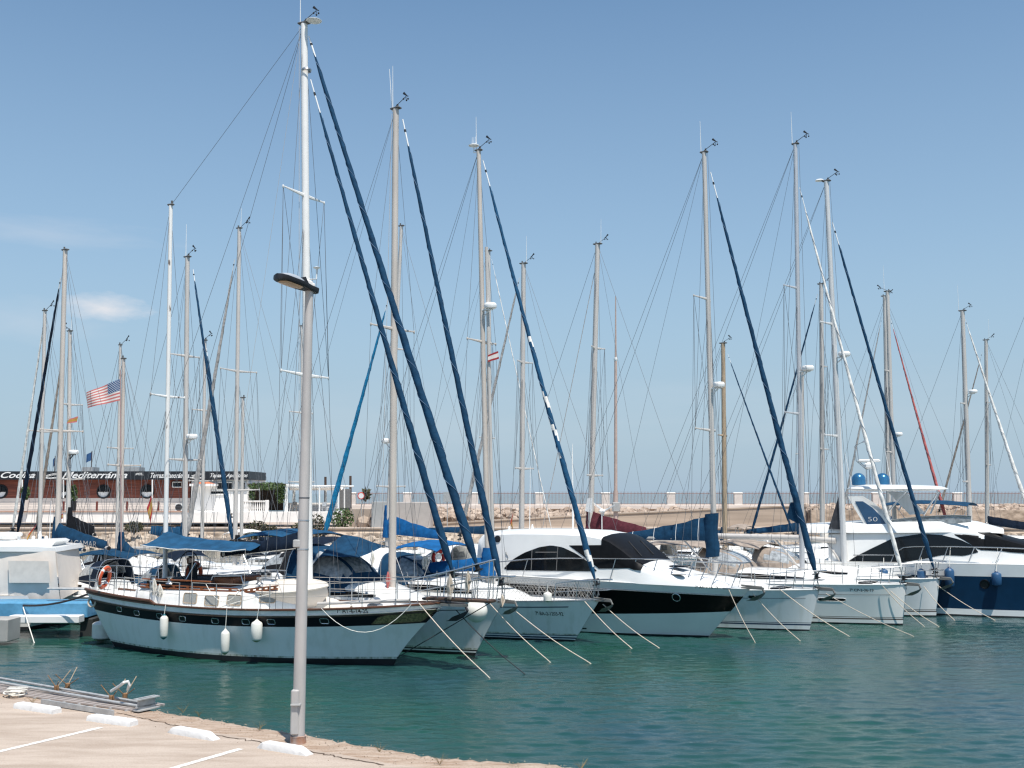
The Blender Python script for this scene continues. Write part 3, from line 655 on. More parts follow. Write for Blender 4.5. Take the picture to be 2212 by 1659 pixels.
# ================================================================= third yacht
B3 = Boat('sailing_yacht', 'pale grey yacht with bright blue boom cover and netted bow rail', 'sailboat', bowpos(1240, 1386, 10.5, -33), -33, YACHTS)
H3 = Hull(10.5, 1.0, .2, 3.3, (1.35, 1.28, 1.45), ws=.75, pb=.74, kw=.81)
B3.hull(H3, [(-.35, 1), (.0, 1), (.045, 0), (.065, 2), (.10, 0), (.13, 2), (.15, 3), (.185, 0), (.5, 0), (1, 0)], [GREYG, BOOT, BOOTB, SCUM], DECKM, rail=STEEL, railr=.022)
stripe(B3, .45, .93, .835, .86, BOOTB)
hulltext(B3, '7ª-BA-2-1203-92', 1192, 1325, 50, 8, INK)
ca3, yf3, zf3 = B3.trunk([(-2.6, 1.1, 1.25, 1.85), (0, 1.12, 1.25, 1.9), (1.6, 1.0, 1.28, 1.8), (2.9, .7, 1.32, 1.5), (3.2, .55, 1.34, 1.4)], GEL)
B3.patch('cabin_window', ([(-2.2, 1.7), (0, 1.74), (1.7, 1.62)], [(-2.2, 1.5), (0, 1.5), (1.7, 1.5)]), yf3, GLASS, ca3)
B3.boom(at(B3, 1052, 1228), at(B3, 880, 1236), .08, ALU, BRB, (.42, .3), .24, front=1.75, ties=3)
B3.bimini(-1.7, .3, 1.2, 3.15, BRB, zd=1.4); B3.sprayhood(-2.5, -.6, 1.15, 1.6, 1.15, NAVYC)
B3.mast((1.73, 0, 1.7), at(B3, 1034, 326), .2, ALUT, ((.55, .92, .03, .05),), wind=True, whip=1.3, radar=(.62, 1, .48, WPL))
mb = MB(); q = B3.mtop + Vector((-.22, 0, .25)); mb.lathe([(0, .06), (.1, .05), (.2, .01), (.2, -.02), (.08, -.06), (0, -.06)], q, 16); mb.tube([q, q + Vector((0, 0, -.28)), q + Vector((.2, 0, -.3))], .02, 6)
for a in (-.08, 0, .08): mb.tube([q + Vector((a, 0, 0)), q + Vector((a, 0, .32))], .008, 4)
B3.part('masthead_dish', mb, WPL, B3.mastobj)
B3.furl(at(B3, 1043, 345), at(B3, 1285, 1251), .045, .1, MIDB, sag=.008, bare=.06, patches=(WHITEC, ((.43, .49), (.54, .72), (.93, .97))))
wire('backstay', [B3.mtop, (-5.2, .4, 1.4)], B3.root, .008); wire('backstay', [B3.mtop, (-5.2, -.4, 1.4)], B3.root, .008); wire('topping_lift', [B3.mtop, at(B3, 885, 1230)], B3.root, .006)
B3.mastobj['label'] = 'mast with radar dome'
mb = MB(); a = B3.mbase.lerp(B3.mtop, .05); mb.tube([B3.mbase + Vector((.2, .05, 0)), B3.mbase.lerp(B3.mtop, .77) + Vector((.22, .05, 0))], .06, 8); B3.part('spinnaker_pole', mb, ALU)
B3.lifelines(.12, .86, 7, .62); B3.pulpit(.88, .66, .3); B3.pushpit(.1, .65)
g = []
net = MB()
for sd in (-1, 1):
    for i in range(30):
        t = lerp(.62, .98, i / 30); t2 = lerp(.62, .98, (i + 3) / 30)
        a, b = H3.top(t, sd, .06), H3.top(min(t2, .99), sd, .06); net.tube([a, b + Vector((0, 0, .55))], .005, 3); net.tube([a + Vector((0, 0, .55)), b], .005, 3)
B3.part('rail_netting', net, WIREL)
B3.anchor(H3.top(1) + Vector((.3, 0, 0)), .95); B3.coil(at(B3, 922, 1200, -.8), .13, .5); B3.coil(at(B3, 916, 1200, -.9), .12, .48)
mb = MB(); a, b = at(B3, 905, 1210, .9), at(B3, 958, 1180, .9)
for o_ in (0, .3): mb.tube([a + Vector((0, o_, 0)), b + Vector((0, o_, .0))], .02, 5)
for i in range(9): c = a.lerp(b, i / 8); mb.tube([c, c + Vector((0, .3, 0))], .014, 5)
B3.part('boarding_ladder', mb, STEEL)
lifebuoy('red lifebuoy beside the ladder of the blue covered yacht', B3.world(at(B3, 947, 1204, .6)), rr(130), .24, .075, REDP)
mb = MB(); q = at(B3, 1263, 1290, -.6); e = fender('small white fender hung inside the netted bow rail', B3.world(at(B3, 1183, 1278, -1.0)), .14, .35, FENDW, (FENDG, False), B3.world(at(B3, 1183, 1262, -1.0)))
# ================================================================= black motor yacht
MYG = 'motor yachts moored among the sailing yachts'
B4 = Boat('motor_yacht', 'white hardtop motor yacht with a glossy black hull band', 'motor yacht', bowpos(1530, 1376, 11, -32), -32, MYG)
H4 = Hull(11, 1.55, .2, 3.9, (1.95, 1.95, 1.72), ws=.9, tm=.4, pb=.66, kw=.80, fl=1.3, pbx=1.0)
B4.hull(H4, [(-.35, 1), (.0, 1), (.03, 0), ((.08, .2), 0), ((.33, .54), 2), (.6, 2), (.86, 0), (.92, 0), (1, 0)], [GEL, BOOT, BLACKG], GEL, drop=-.01)
stripe(B4, .3, .62, .075, .10, BOOT)
mb = MB(); mb.tube([H4.pt(i / 40, .862) + Vector((0, -.01, 0)) for i in range(41)], .022, 6); B4.part('rubbing_strake', mb, STEEL)
hulltext(B4, '7ª AT-1-16-19', 1528, 1268.5, 40, 6, INKG)
ca4, yf4, zf4 = B4.trunk([(-3.25, 1.5, 2.5, 3.3), (-3.1, 1.56, 2.2, 3.42), (-2.8, 1.6, 1.85, 3.5), (-1.5, 1.66, 1.85, 3.56), (0, 1.66, 1.85, 3.58), (1.4, 1.63, 1.85, 3.55), (2.0, 1.6, 1.85, 3.46), (2.4, 1.58, 1.85, 3.32), (2.9, 1.55, 1.85, 3.02), (3.35, 1.5, 1.85, 2.68), (3.7, 1.46, 1.85, 2.44), (4.2, 1.36, 1.84, 2.3), (5.4, .95, 1.8, 2.08), (6.1, .55, 1.75, 1.84), (6.3, .4, 1.72, 1.76)], GEL, camber=.1)
def side_patch(B, name, up, lo, yf, mat, y0, parent=None, off=.014, nx=26, nz=5, frame=None):
    f = lambda l: [(q.x, q.z) for q in (B.loc(u, v, y0) for u, v in l)]
    return B.patch(name, (f(up), f(lo)), yf, mat, parent, off, nx, nz, -1, frame)
side_patch(B4, 'side_window', [(1091, 1227), (1108, 1209), (1133, 1194), (1165, 1182), (1190, 1178), (1215, 1182), (1245, 1196), (1270, 1213), (1289, 1232)], [(1091, 1228), (1096, 1231), (1200, 1233), (1289, 1234)], yf4, GLASS, -1.56, ca4)
for u0, v0, u1, v1 in ((1150, 1188, 1150, 1231), (1205, 1182, 1204, 1232), (1158, 1193, 1204, 1193)):
    mb = MB(); pts = [at(B4, lerp(u0, u1, i / 4), lerp(v0, v1, i / 4), -1.56) for i in range(5)]; mb.tube([(p.x, -yf4(p.x, p.z) - .016, p.z) for p in pts], .018, 4); B4.part('window_bar', mb, RUB, ca4)
side_patch(B4, 'windscreen_cover', [(1232, 1178), (1325, 1177), (1355, 1198), (1385, 1224)], [(1232, 1178.5), (1262, 1200), (1297, 1228), (1385, 1227)], yf4, MESHC, -1.45, ca4, nx=30)
B4.wrap_screen('windscreen', 1.85, [2.1, 2.4, 2.65, 2.9, 3.12, 3.35, 3.52, 3.62], yf4, zf4, 2.3, MESHC, ca4)
mb = MB(); mb.tube([(2.7, -.5, 3.27), (3.4, -.9, 2.78)], .018, 5); mb.tube([(2.7, .5, 3.27), (3.4, .1, 2.8)], .018, 5); B4.part('wiper', mb, BLK, ca4)
q = at(B4, 1077, 1164, -1.45); mb = MB(); mb.lathe([(.13, 0), (.13, .03), (.09, .04), (0, .03)], (q.x, -yf4(q.x, q.z) - .02, q.z), 16, M=Matrix.Rotation(R(90), 4, 'X')); B4.part('porthole', mb, BLK, ca4)
mb = MB(); a = [at(B4, u, v, -1.42) for u, v in ((1100, 1181), (1103, 1174), (1146, 1164), (1150, 1167), (1146, 1172))]; mb.tube(a, .018, 6); B4.part('roof_handrail', mb, STEEL, ca4)
q = at(B4, 1096, 1201, -1.55); mb = MB(); pts = [(math.sin(t * 5) * .06 * (1 - .3 * t), 0, (t - .5) * .3) for t in [i / 10 for i in range(11)]]; mb.tube([Vector((q.x + p[0], -yf4(q.x, q.z) - .012, q.z + p[2])) for p in pts], [.012] * 11, 5); B4.part('emblem', mb, INKG, ca4)
rp = [(1077, 1214), (1140, 1208), (1210, 1206), (1330, 1207), (1420, 1208), (1500, 1213), (1560, 1216), (1600, 1217), (1612, 1216)]
for sd in (-1, 1):
    mb = MB(); pts = []
    for u, v in rp:
        q = at(B4, u, v, -1.6); w = max(.16, H4.bd(H4.tk(q.x, 1.9)[0]) - .12); q = at(B4, u, v, -w); pts.append(Vector((q.x, sd * w, q.z)))
    mb.tube(pts, .022, 6)
    for i in (1, 3, 4, 5, 6, 7):
        for f in ((0, .5) if i in (3, 4, 5) else (0,)):
            p = pts[i].lerp(pts[i + 1], f) if i + 1 < len(pts) else pts[i]; t = H4.tk(p.x - .22, 1.9)[0]; mb.tube([p, H4.top(t, sd, .1)], .016, 5)
    mb.tube([p.lerp(H4.top(H4.tk(p.x, 1.9)[0], sd, .1), .5) for p in pts[5:]], .012, 5)
    B4.part('bow_rail', mb, STEEL)
q = at(B4, 1465, 1297, -1.5); q = at(B4, 1464, 1290, -H4.y(q.x, q.z)); B4.ring('porthole', q, .13, STEEL, .018, BLACKG)
mb = MB(); q = at(B4, 1572, 1272, -.8); mb.box((q.x, -.9, q.z + .02), (.3, .05, .05), bev=.015); B4.part('cleat', mb, STEEL)
mb = MB(); q = H4.top(.8); mb.box((4.6, -.3, 2.44), (.6, .6, .05), bev=.02); B4.part('deck_hatch', mb, GLASS)
mb = MB(); q = at(B4, 1467, 1245, -.9); mb.lathe([(.3, 0), (.3, .012), (0, .015)], (0, 0, 0), 14); o = B4.part('deck_light', mb, GLASS); o.location = (q.x, -1.0, zf4(q.x, 1.0) + .01); o.scale = (1, .35, 1)
B4.anchor((H4.top(1).x + .3, 0, H4.top(1).z + .06), 1.1)
mb = MB(); q = at(B4, 1150, 1150, 0)
for u, h in ((1150, .35), (1100, .28)): p = at(B4, u, 1152, .3); mb.lathe([(.05, 0), (.06, .12), (.03, h), (0, h)], p, 8)
B4.part('roof_antenna', mb, WPL, ca4)
mb = MB(); p = at(B4, 1144, 1150, .4); mb.tube([p, p + Vector((.04, 0, 2.6))], [.018, .008], 5); B4.part('whip_antenna', mb, WPL, ca4)
mb = MB(); p = at(B4, 1238, 1150, .5); mb.tube([p, p + Vector((-.02, 0, 2.9)), p + Vector((.0, 0, 3.4))], [.04, .025, .01], 6); B4.part('whip_antenna', mb, WPL, ca4)
# ================================================================= fifth, sixth and seventh yachts
def modern(label, bow, L, th, H, levels, mats, mast_uv, top_uv, mw, spr, fs, fsm, fr, boomuv, cover, kw, whip=1.2, radar=None, cabz=.42, wind=True, bare=.06):
    B = Boat('sailing_yacht', label, 'sailboat', bowpos(*bow, L, th), th, YACHTS); B.hull(H, levels, mats, DECKM, rail=kw.get('rail', GEL), railr=.025)
    zd = H.z(.5); xm = B.loc(*mast_uv).x
    ca, yf, zf = B.trunk([(xm - 4.6, 1.2, zd - .05, zd + cabz), (xm - 2, 1.25, zd - .05, zd + cabz + .03), (xm - .2, 1.15, zd - .03, zd + cabz), (xm + 1.4, .8, zd, zd + cabz * .55), (xm + 2.1, .6, zd, zd + .1)], GEL)
    B.patch('cabin_window', ([(xm - 3.8, zd + cabz * .75), (xm - 1.5, zd + cabz * .8), (xm + .4, zd + cabz * .6)], [(xm - 3.8, zd + cabz * .35), (xm - 1.5, zd + cabz * .32), (xm + .4, zd + cabz * .42)]), yf, GLASS, ca)
    B.mast((xm, 0, zd + cabz), B.loc(*top_uv), mw, kw.get('mm', ALU), spr, whip=whip, radar=radar, wind=wind, wr=.0075)
    B.furl(B.loc(*fs[0]), B.loc(*fs[1]), fr[0], fr[1], fsm, sag=.007, bare=bare)
    B.boom(B.loc(*boomuv[0]), B.loc(*boomuv[1]), .12, ALU, cover, **kw.get('bk', {}))
    wire('backstay', [B.mtop, (-L / 2 - .1, -.6, zd)], B.root, .0075); wire('backstay', [B.mtop, (-L / 2 - .1, .6, zd)], B.root, .0075)
    wire('topping_lift', [B.mtop, B.loc(*boomuv[1])], B.root, .006); wire('halyard', [B.mtop + Vector((.15, 0, 0)), B.loc(*mast_uv) + Vector((.6, -.5, .1))], B.root, .007)
    mb = MB(); a = B.loc(*boomuv[0]).lerp(B.loc(*boomuv[1]), .28); mb.tube([a + Vector((0, 0, -.1)), (xm - .12, 0, zd + cabz + .12)], .04, 8); B.part('boom_vang', mb, ALU)
    B.lifelines(.1, .82, 6, .62); B.pulpit(.86, .66, .1); B.pushpit(.08, .66)
    mb = MB()
    for y in (-.55, .55): mb.box((xm + 2.6, y * .6, H.z(.75) + .06), (.5, .42, .05), bev=.02)
    B.part('deck_hatch', mb, GLASS); B.winch((xm - 4.7, -1.2, zd + .3)); B.winch((xm - 4.7, 1.2, zd + .3))
    mb = MB(); mb.torus((-L / 2 + 1.2, .6, zd + .55), .42, .018, rr(0), 24, 6); mb.torus((-L / 2 + 1.2, -.6, zd + .55), .42, .018, rr(0), 24, 6); B.part('steering_wheels', mb, STEEL)
    B.xm, B.zd = xm, zd
    return B
lv = lambda s1: [(-.35, 1), (0, 1), (.035, 0), (s1, 2), (s1 + .035, 0), (s1 + .055, 2), (s1 + .07, 0), (.4, 0), (.75, 0), (1, 0)]
B5 = modern('white yacht with navy bow furl and tall navy cover folded round its mast', (1748, 1363), 11, -33, Hull(11, .42, .1, 3.7, (1.38, 1.4, 1.52), ws=.85, pb=.70, kw=.86), lv(.13), [GREYG, BOOT, BOOTB], (1545, 1243), (1521, 330), .22, ((.335, .95, .06, .25), (.645, .8, .06, .25)), ((1535, 372), (1762, 1238)), NAVYC, (.045, .125), ((1541, 1163), (1325, 1160)), NAVYC, dict(bk=dict(h=(.95, .1), wdt=.14, front=1.1, ties=4, tie_mat=WPL)), whip=1.3, radar=(.43, 1, .46, WPL))
stripe(B5, .55, .97, .79, .80, BOOTB)
B5.sprayhood(-3.4, -1.6, 1.25, 1.75, 1.2, TAUPE); B5.bimini(-5.4, -2.9, 1.4, 3.2, TAUPE, zd=1.4)
q = at(B5, 1535, 1150, -.1); mb = MB(); g = []
for i in range(8):
    z = lerp(-.95, .72, i / 7); g.append([(q.x + .28 * math.cos(a) * (1 + .08 * math.sin(i * 1.3 + a)) + .03 * math.sin(i), .2 * math.sin(a), q.z + z + .03 * math.cos(a)) for a in [2 * math.pi * j / 12 for j in range(12)]])
mb.grid(g, 0, True); B5.part('mast_boot_cover', mb, NAVYC)
q = at(B5, 1712, 1112, 0); a, b, c = at(B5, 1708, 1085, 0), at(B5, 1699, 1118, 0), at(B5, 1722, 1130, 0)
mb = MB(); mb.prism([(a.x, a.z), (b.x, b.z), (c.x, c.z), (c.x + .08, c.z), (a.x + .1, a.z)], -.03, .03, Matrix.Rotation(R(90), 4, 'X')); B5.part('sail_clew', mb, NAVYC, smooth=False)
q = at(B5, 1630, 1290, -1.5); q = at(B5, 1631, 1290, -B5.H.y(q.x, q.z)); B5.rectwin('porthole', (q.x, q.z), .42, .13, B5.H.y, GLASS, None, STEEL, .005, fr=.014)
B5.anchor((B5.H.top(1).x + .35, 0, B5.H.top(1).z + .02), 1.05)
B6 = modern('white yacht with a white bow furl and black slit hull window', (1950, 1350), 11.5, -33, Hull(11.5, .2, .1, 3.9, (1.42, 1.45, 1.55), ws=.88, pb=.64, kw=.92), lv(.12), [GEL, BOOT, BOOTBR], (1733, 1232), (1718, 312), .21, ((.36, .95, .04, .3), (.655, .8, .04, .3)), ((1727, 405), (1950, 1242)), WHITEC, (.035, .08), ((1727, 1162), (1550, 1158)), None, dict(mm=M('silver mast aluminium', (.56, .56, .57), .4, .3, var=.04)), whip=1.4, radar=(.455, 1, .5, WPL), bare=.05)
stripe(B6, .55, .96, .74, .75, BOOTBR); hulltext(B6, '7ª CP-2-36-19', 1862, 1275, 40, 6, INK)
q = at(B6, 1797, 1295, -1.6); q = at(B6, 1797, 1295, -B6.H.y(q.x, q.z)); B6.rectwin('hull_window', (q.x, q.z), 1.0, .12, B6.H.y, GLASS, None, WPL, .005, fr=.008)
B6.sprayhood(-2.2, -.3, 1.3, 1.75, .95, TAUPE); B6.bimini(-4.6, -1.5, 1.45, 2.95, TAUPE, zd=1.4)
B6.anchor((B6.H.top(1).x + .3, 0, B6.H.top(1).z), 1.05)
B7 = modern('white yacht whose navy bow furl ends beside the blue motor yacht', (2022, 1332), 11.5, -33, Hull(11.5, .2, .1, 3.9, (1.42, 1.45, 1.55), ws=.88, pb=.62, kw=.92), lv(.12), [GEL, BOOT, BOOTBR], (1825, 1227), (1785, 392), .26, ((.33, 1.0, .04, .3), (.62, .85, .04, .3)), ((1798, 480), (2017, 1228)), NAVYC, (.045, .09), ((1805, 1168), (1740, 1163)), None, dict(mm=M('pale mast paint', (.62, .62, .61), .45, .1, var=.04)), whip=0, radar=(.53, 1, .52, WPL))
B7.sprayhood(-1.6, .2, 1.3, 1.75, .85, TAUPE); B7.bimini(-4.0, -1.2, 1.45, 2.8, TAUPE, zd=1.4)
mb = MB(); q = B7.mtop + Vector((-.3, 0, .1)); mb.lathe([(0, .05), (.15, .03), (.2, -.02), (0, -.05)], q, 14); B7.part('masthead_dish', mb, WPL, B7.mastobj)
B7.anchor((B7.H.top(1).x + .3, 0, B7.H.top(1).z), 1.05)
a, b, c = at(B7, 1817, 1055, 0), at(B7, 1790, 1142, -.0), at(B7, 1820, 1144, 0)
mb = MB(); mb.prism([(a.x, a.z), (b.x, b.z), (c.x, c.z)], -.02, .02, Matrix.Rotation(R(90), 4, 'X')); B7.part('grey_storm_sail', mb, CHAR, smooth=False)
# ================================================================= blue flybridge motor yacht
B8 = Boat('motor_yacht', 'blue hulled flybridge motor yacht with two blue satellite domes', 'motor yacht', (21.0, 47.4), -22, MYG)
H8 = Hull(14, 1.6, .4, 4.3, (2.1, 2.12, 2.25), ws=.92, tm=.42, pb=.6, kw=.93, fl=1.4)
B8.hull(H8, [(-.35, 1), (0, 1), (.03, 0), (.14, 2), (.4, 2), (.77, 0), (.86, 0), (1, 0)], [GEL, BOOT, BLUEG], GEL, drop=-.01)
ca8, yf8, zf8 = B8.trunk([(-7.2, 1.8, 2.0, 3.3), (-6, 1.85, 2.0, 3.4), (-3, 1.86, 2.0, 3.48), (-1.4, 1.84, 2.02, 3.44), (-.4, 1.78, 2.05, 3.2), (1.0, 1.68, 2.08, 2.82), (1.9, 1.55, 2.1, 2.6), (3.4, 1.2, 2.1, 2.45), (5.2, .6, 2.15, 2.25)], GEL, camber=.1)
side_patch(B8, 'side_window', [(1830, 1214), (1848, 1202), (1880, 1186), (1930, 1162), (1990, 1153), (2035, 1156), (2075, 1166), (2104, 1180), (2113, 1192)], [(1830, 1215), (1850, 1219), (1915, 1220), (1992, 1208), (2035, 1199), (2082, 1201), (2113, 1193)], yf8, GLASS, -1.8, ca8, nx=34)
side_patch(B8, 'windscreen', [(2056, 1152), (2140, 1150), (2185, 1170), (2240, 1192)], [(2056, 1152.5), (2088, 1170), (2116, 1188), (2240, 1194)], yf8, MESHC, -1.7, ca8)
B8.wrap_screen('windscreen_cover', 2.03, [-.95, -.7, -.4, 0, .4, .7, 1.0, 1.3, 1.6], yf8, zf8, 2.56, MESHC, ca8)
fl, yfl, zfl = B8.trunk([(-8.3, 1.75, 3.3, 3.62), (-6, 1.82, 3.32, 3.78), (-4, 1.82, 3.35, 3.86), (-2.6, 1.75, 3.38, 3.92), (-1.2, 1.5, 3.4, 3.78), (-.2, 1.2, 3.35, 3.5)], GEL, 'flybridge', .04)
side_patch(B8, 'fly_windscreen', [(1925, 1124), (1990, 1117), (2060, 1114), (2098, 1116)], [(1925, 1125), (1935, 1136), (1995, 1134), (2060, 1131), (2098, 1128)], lambda x, z: 1.6, VINYL, -1.6, fl, .0)
mb = MB(); mb.tube([at(B8, u, v, -1.62) for u, v in ((1925, 1123), (1990, 1116), (2060, 1113), (2098, 1115))], .02, 5); B8.part('fly_rail', mb, STEEL, fl)
side_patch(B8, 'side_wing', [(1832, 1072), (1850, 1072), (1872, 1085), (1905, 1112), (1930, 1145)], [(1832, 1073), (1850, 1106), (1872, 1142), (1905, 1144), (1930, 1146)], lambda x, z: 1.66, GEL, -1.7, fl, .0, nx=24)
side_patch(B8, 'wing_window', [(1847, 1083), (1864, 1083), (1885, 1097), (1905, 1118), (1917, 1137)], [(1847, 1084), (1862, 1112), (1876, 1139), (1900, 1140), (1917, 1138)], lambda x, z: 1.66, GLASSB, -1.7, fl, .02, nx=20)
mb = MB(); mb.grid([[(q.x, 1.66, q.z) for q in (at(B8, u, v0, -1.7), at(B8, u, v1, -1.7))] for u, v0, v1 in ((1832, 1072, 1073), (1850, 1072, 1106), (1872, 1085, 1142), (1905, 1112, 1144), (1930, 1145, 1146))]); B8.part('side_wing', mb, GEL, fl)
q = at(B8, 1885, 1122, -1.7); text_obj('lettering', '50', .27, lambda x, y: (q.x + x * 1.6, -1.695, q.z + y), INKW, fl, bold=-.006)
hq0, hq1 = at(B8, 1826, 1056, -.8), at(B8, 2048, 1058, -.8); zc = (hq0.z + hq1.z) / 2
mb = MB(); g = []
for i in range(17):
    t = i / 16; x = lerp(hq0.x, hq1.x, t); w = 1.5 * (1 - abs(2 * t - 1) ** 7) ** .5 * (1 - .25 * t) + .05; th = .2 * (1 - abs(2 * t - 1) ** 4) ** .5 * (1 - .35 * t) + .02
    g.append([(x, w * math.cos(a), zc + .02 + (th if math.sin(a) > 0 else th * .55) * math.copysign(abs(math.sin(a)) ** .6, math.sin(a))) for a in [2 * math.pi * j / 20 for j in range(20)]])
mb.grid(g, 0, True); ht = B8.part('hardtop', mb, GEL, fl)
for (u0, v0), (u1, v1), y in (((1919, 1105), (1957, 1061), -1.3), ((1995, 1113), (2027, 1061), -1.2), ((1942, 1102), (1960, 1062), 1.3), ((2010, 1110), (2030, 1062), 1.2)):
    mb = MB(); mb.tube([at(B8, u0, v0, y), at(B8, u1, v1, y)], .035, 6); B8.part('hardtop_strut', mb, STEEL, fl)
mb = MB(); a = [at(B8, u, v, 1.2) for u, v in ((1917, 1062), (1955, 1062), (2000, 1110), (1965, 1112))]; mb.prism([(p.x, p.z) for p in a], -1.25, -1.2, Matrix.Rotation(R(90), 4, 'X')); B8.part('hardtop_strut', mb, GREYG, fl, smooth=False)
for u, y in ((1855, -.5), (1907, .6)):
    q = at(B8, u, 1048, y); mb = MB(); mb.lathe([(.27, 0), (.3, .03), (.3, .22)] + [(.3 * math.cos(a), .24 + .3 * math.sin(a)) for a in [R(k * 10) for k in range(1, 9)]] + [(0, .54)], q, 24); B8.part('satellite_dome', mb, DOME, ht)
q = at(B8, 1879, 1044, 0); mb = MB()
for dx, dy in ((-.12, -.1), (.12, -.1), (0, .12)): mb.tube([q + Vector((dx, dy, -.05)), q + Vector((dx, dy, .62))], .03, 6)
mb.tube([q + Vector((-.12, 0, .6)), q + Vector((-.55, 0, 1.0)), q + Vector((-.6, 0, 1.65))], .02, 6); mb.tube([q + Vector((-.05, 0, .6)), q + Vector((-.45, 0, 1.0)), q + Vector((-.5, 0, 1.65)), q + Vector((-.6, 0, 1.65))], .02, 6)
mb.tube([q + Vector((-.58, 0, 1.68)), q + Vector((-.2, 0, 1.85))], .014, 5); mb.lathe([(0, .06), (.07, 0), (0, -.06)], q + Vector((-.2, 0, 1.85)), 8); B8.part('antenna_mast', mb, STEEL, ht)
mb = MB(); mb.box(q + Vector((0, 0, .78)), (.42, .34, .3), bev=.09); B8.part('radar_pedestal', mb, WPL, ht)
mb = MB(); mb.box(q + Vector((.0, 0, 1.0)), (.95, .12, .13), bev=.04); B8.part('radar_scanner', mb, WPL, ht)
for u, v0, v1 in ((1840, 1048, 978), (1926, 1050, 968)): mb = MB(); a, b = at(B8, u, v0, .4), at(B8, u - 15, v1, .4); mb.tube([a, b], [.018, .008], 5); B8.part('whip_antenna', mb, WPL, ht)
rp = [(1843, 1199), (1930, 1199), (1937, 1192), (1951, 1183), (1975, 1181), (2060, 1181), (2160, 1183), (2260, 1187)]
mb = MB(); pts = []
for u, v in rp:
    q = at(B8, u, v, -1.9); w = max(.2, H8.bd(H8.tk(q.x, 2.1)[0]) - .12); pts.append(at(B8, u, v, -w))
mb.tube(pts, .022, 6)
for u0, v0, u1, v1 in ((1865, 1199, 1862, 1219), (1931, 1199, 1922, 1219), (1995, 1181, 1984, 1213), (2048, 1181, 2036, 1213), (2105, 1182, 2092, 1214), (2165, 1183, 2150, 1217)): mb.tube([at(B8, u0, v0, -1.9), at(B8, u1, v1, -1.9)], .018, 5)
B8.part('bow_rail', mb, STEEL)
for u, v in ((2127, 1262), (2226, 1262)): q = at(B8, u, v, -2.1); B8.ring('porthole', q, .17, NAVY, .02, GLASS)
for u, v0, v1, lab in ((2050, 1224, 1272, 'blue fender with navy cap left of the porthole on the blue yacht'), (2152, 1234, 1268, 'blue fender hanging right of the porthole on the blue yacht')):
    q = at(B8, u, v0, -2.25); yy = H8.y(q.x, 1.5) + .2; q, b = at(B8, u, v0, -yy), at(B8, u, v1, -yy); fender(lab, B8.world(q), .19, q.z - b.z, FENDB, (BOOTB, True), B8.world(at(B8, u + 3, 1183, -1.95)))
for u, lab in ((1909, 'small blue fender just behind the white furl of the black windowed yacht'), (1990, 'small blue fender behind the bow of the yacht beside the blue hull')):
    q = at(B8, u, 1228, -2.35); fender(lab, B8.world(q), .17, .5, FENDB, (BOOTB, True), B8.world(at(B8, u, 1205, -2.0)))
# mooring lines running from the bows down into the water
MLN = [((905, 1303), (1060, 1466), K, 'first mooring line from the left, off the ketch bow'), ((1054, 1299), (1191, 1432), B2, 'mooring line crossing the fender ball boat, outer one at the pale grey sloop'), ((985, 1318), (1138, 1459), K, 'half dark mooring line from under the ketch bowsprit'), ((1105, 1313), (1278, 1434), B2, 'mooring line from the pale grey sloop anchor across the lettered hull'),
 ((1263, 1299), (1368, 1403), B3, 'left mooring line at the netted bow rail yacht'), ((1302, 1305), (1428, 1402), B3, 'right mooring line at the netted bow rail yacht, across the black band'), ((1574, 1273), (1632, 1389), B4, 'steep mooring line off the black motor yacht bow'), ((1626, 1282), (1732, 1387), B4, 'mooring line under the anchor of the black motor yacht'),
 ((1683, 1272), (1839, 1377), B5, 'mooring line off the bow of the navy furl yacht'), ((1784, 1282), (1980, 1377), B6, 'mooring line crossing the black slit hull window'), ((1906, 1265), (1999, 1355), B6, 'left of two mooring lines meeting at the white furl bow'), ((1924, 1277), (2031, 1355), B6, 'right of two mooring lines meeting at the white furl bow'),
 ((1996, 1267), (2065, 1342), B7, 'mooring line from the yacht beside the blue hull'), ((2026, 1265), (2154, 1342), B7, 'rightmost mooring line, in front of the blue hull')]
for a, b, B, lab in MLN:
    q = B.loc(*a, -.15); w = B.H.y(q.x, q.z - .02) + .02; q = B.world(B.loc(*a, -w)); e = PZ(b[0], b[1], -.02)
    d = (e - q); o = wire('mooring_line', [q + d * (i / 14) + Vector((0, 0, -.09 * math.sin(math.pi * i / 14))) for i in range(14)] + [e + d.normalized() * .4], None, .014, ROPED if 'dark' in lab else ROPE, 6)
    tag(o, lab, 'mooring line', 'mooring lines from the bows')
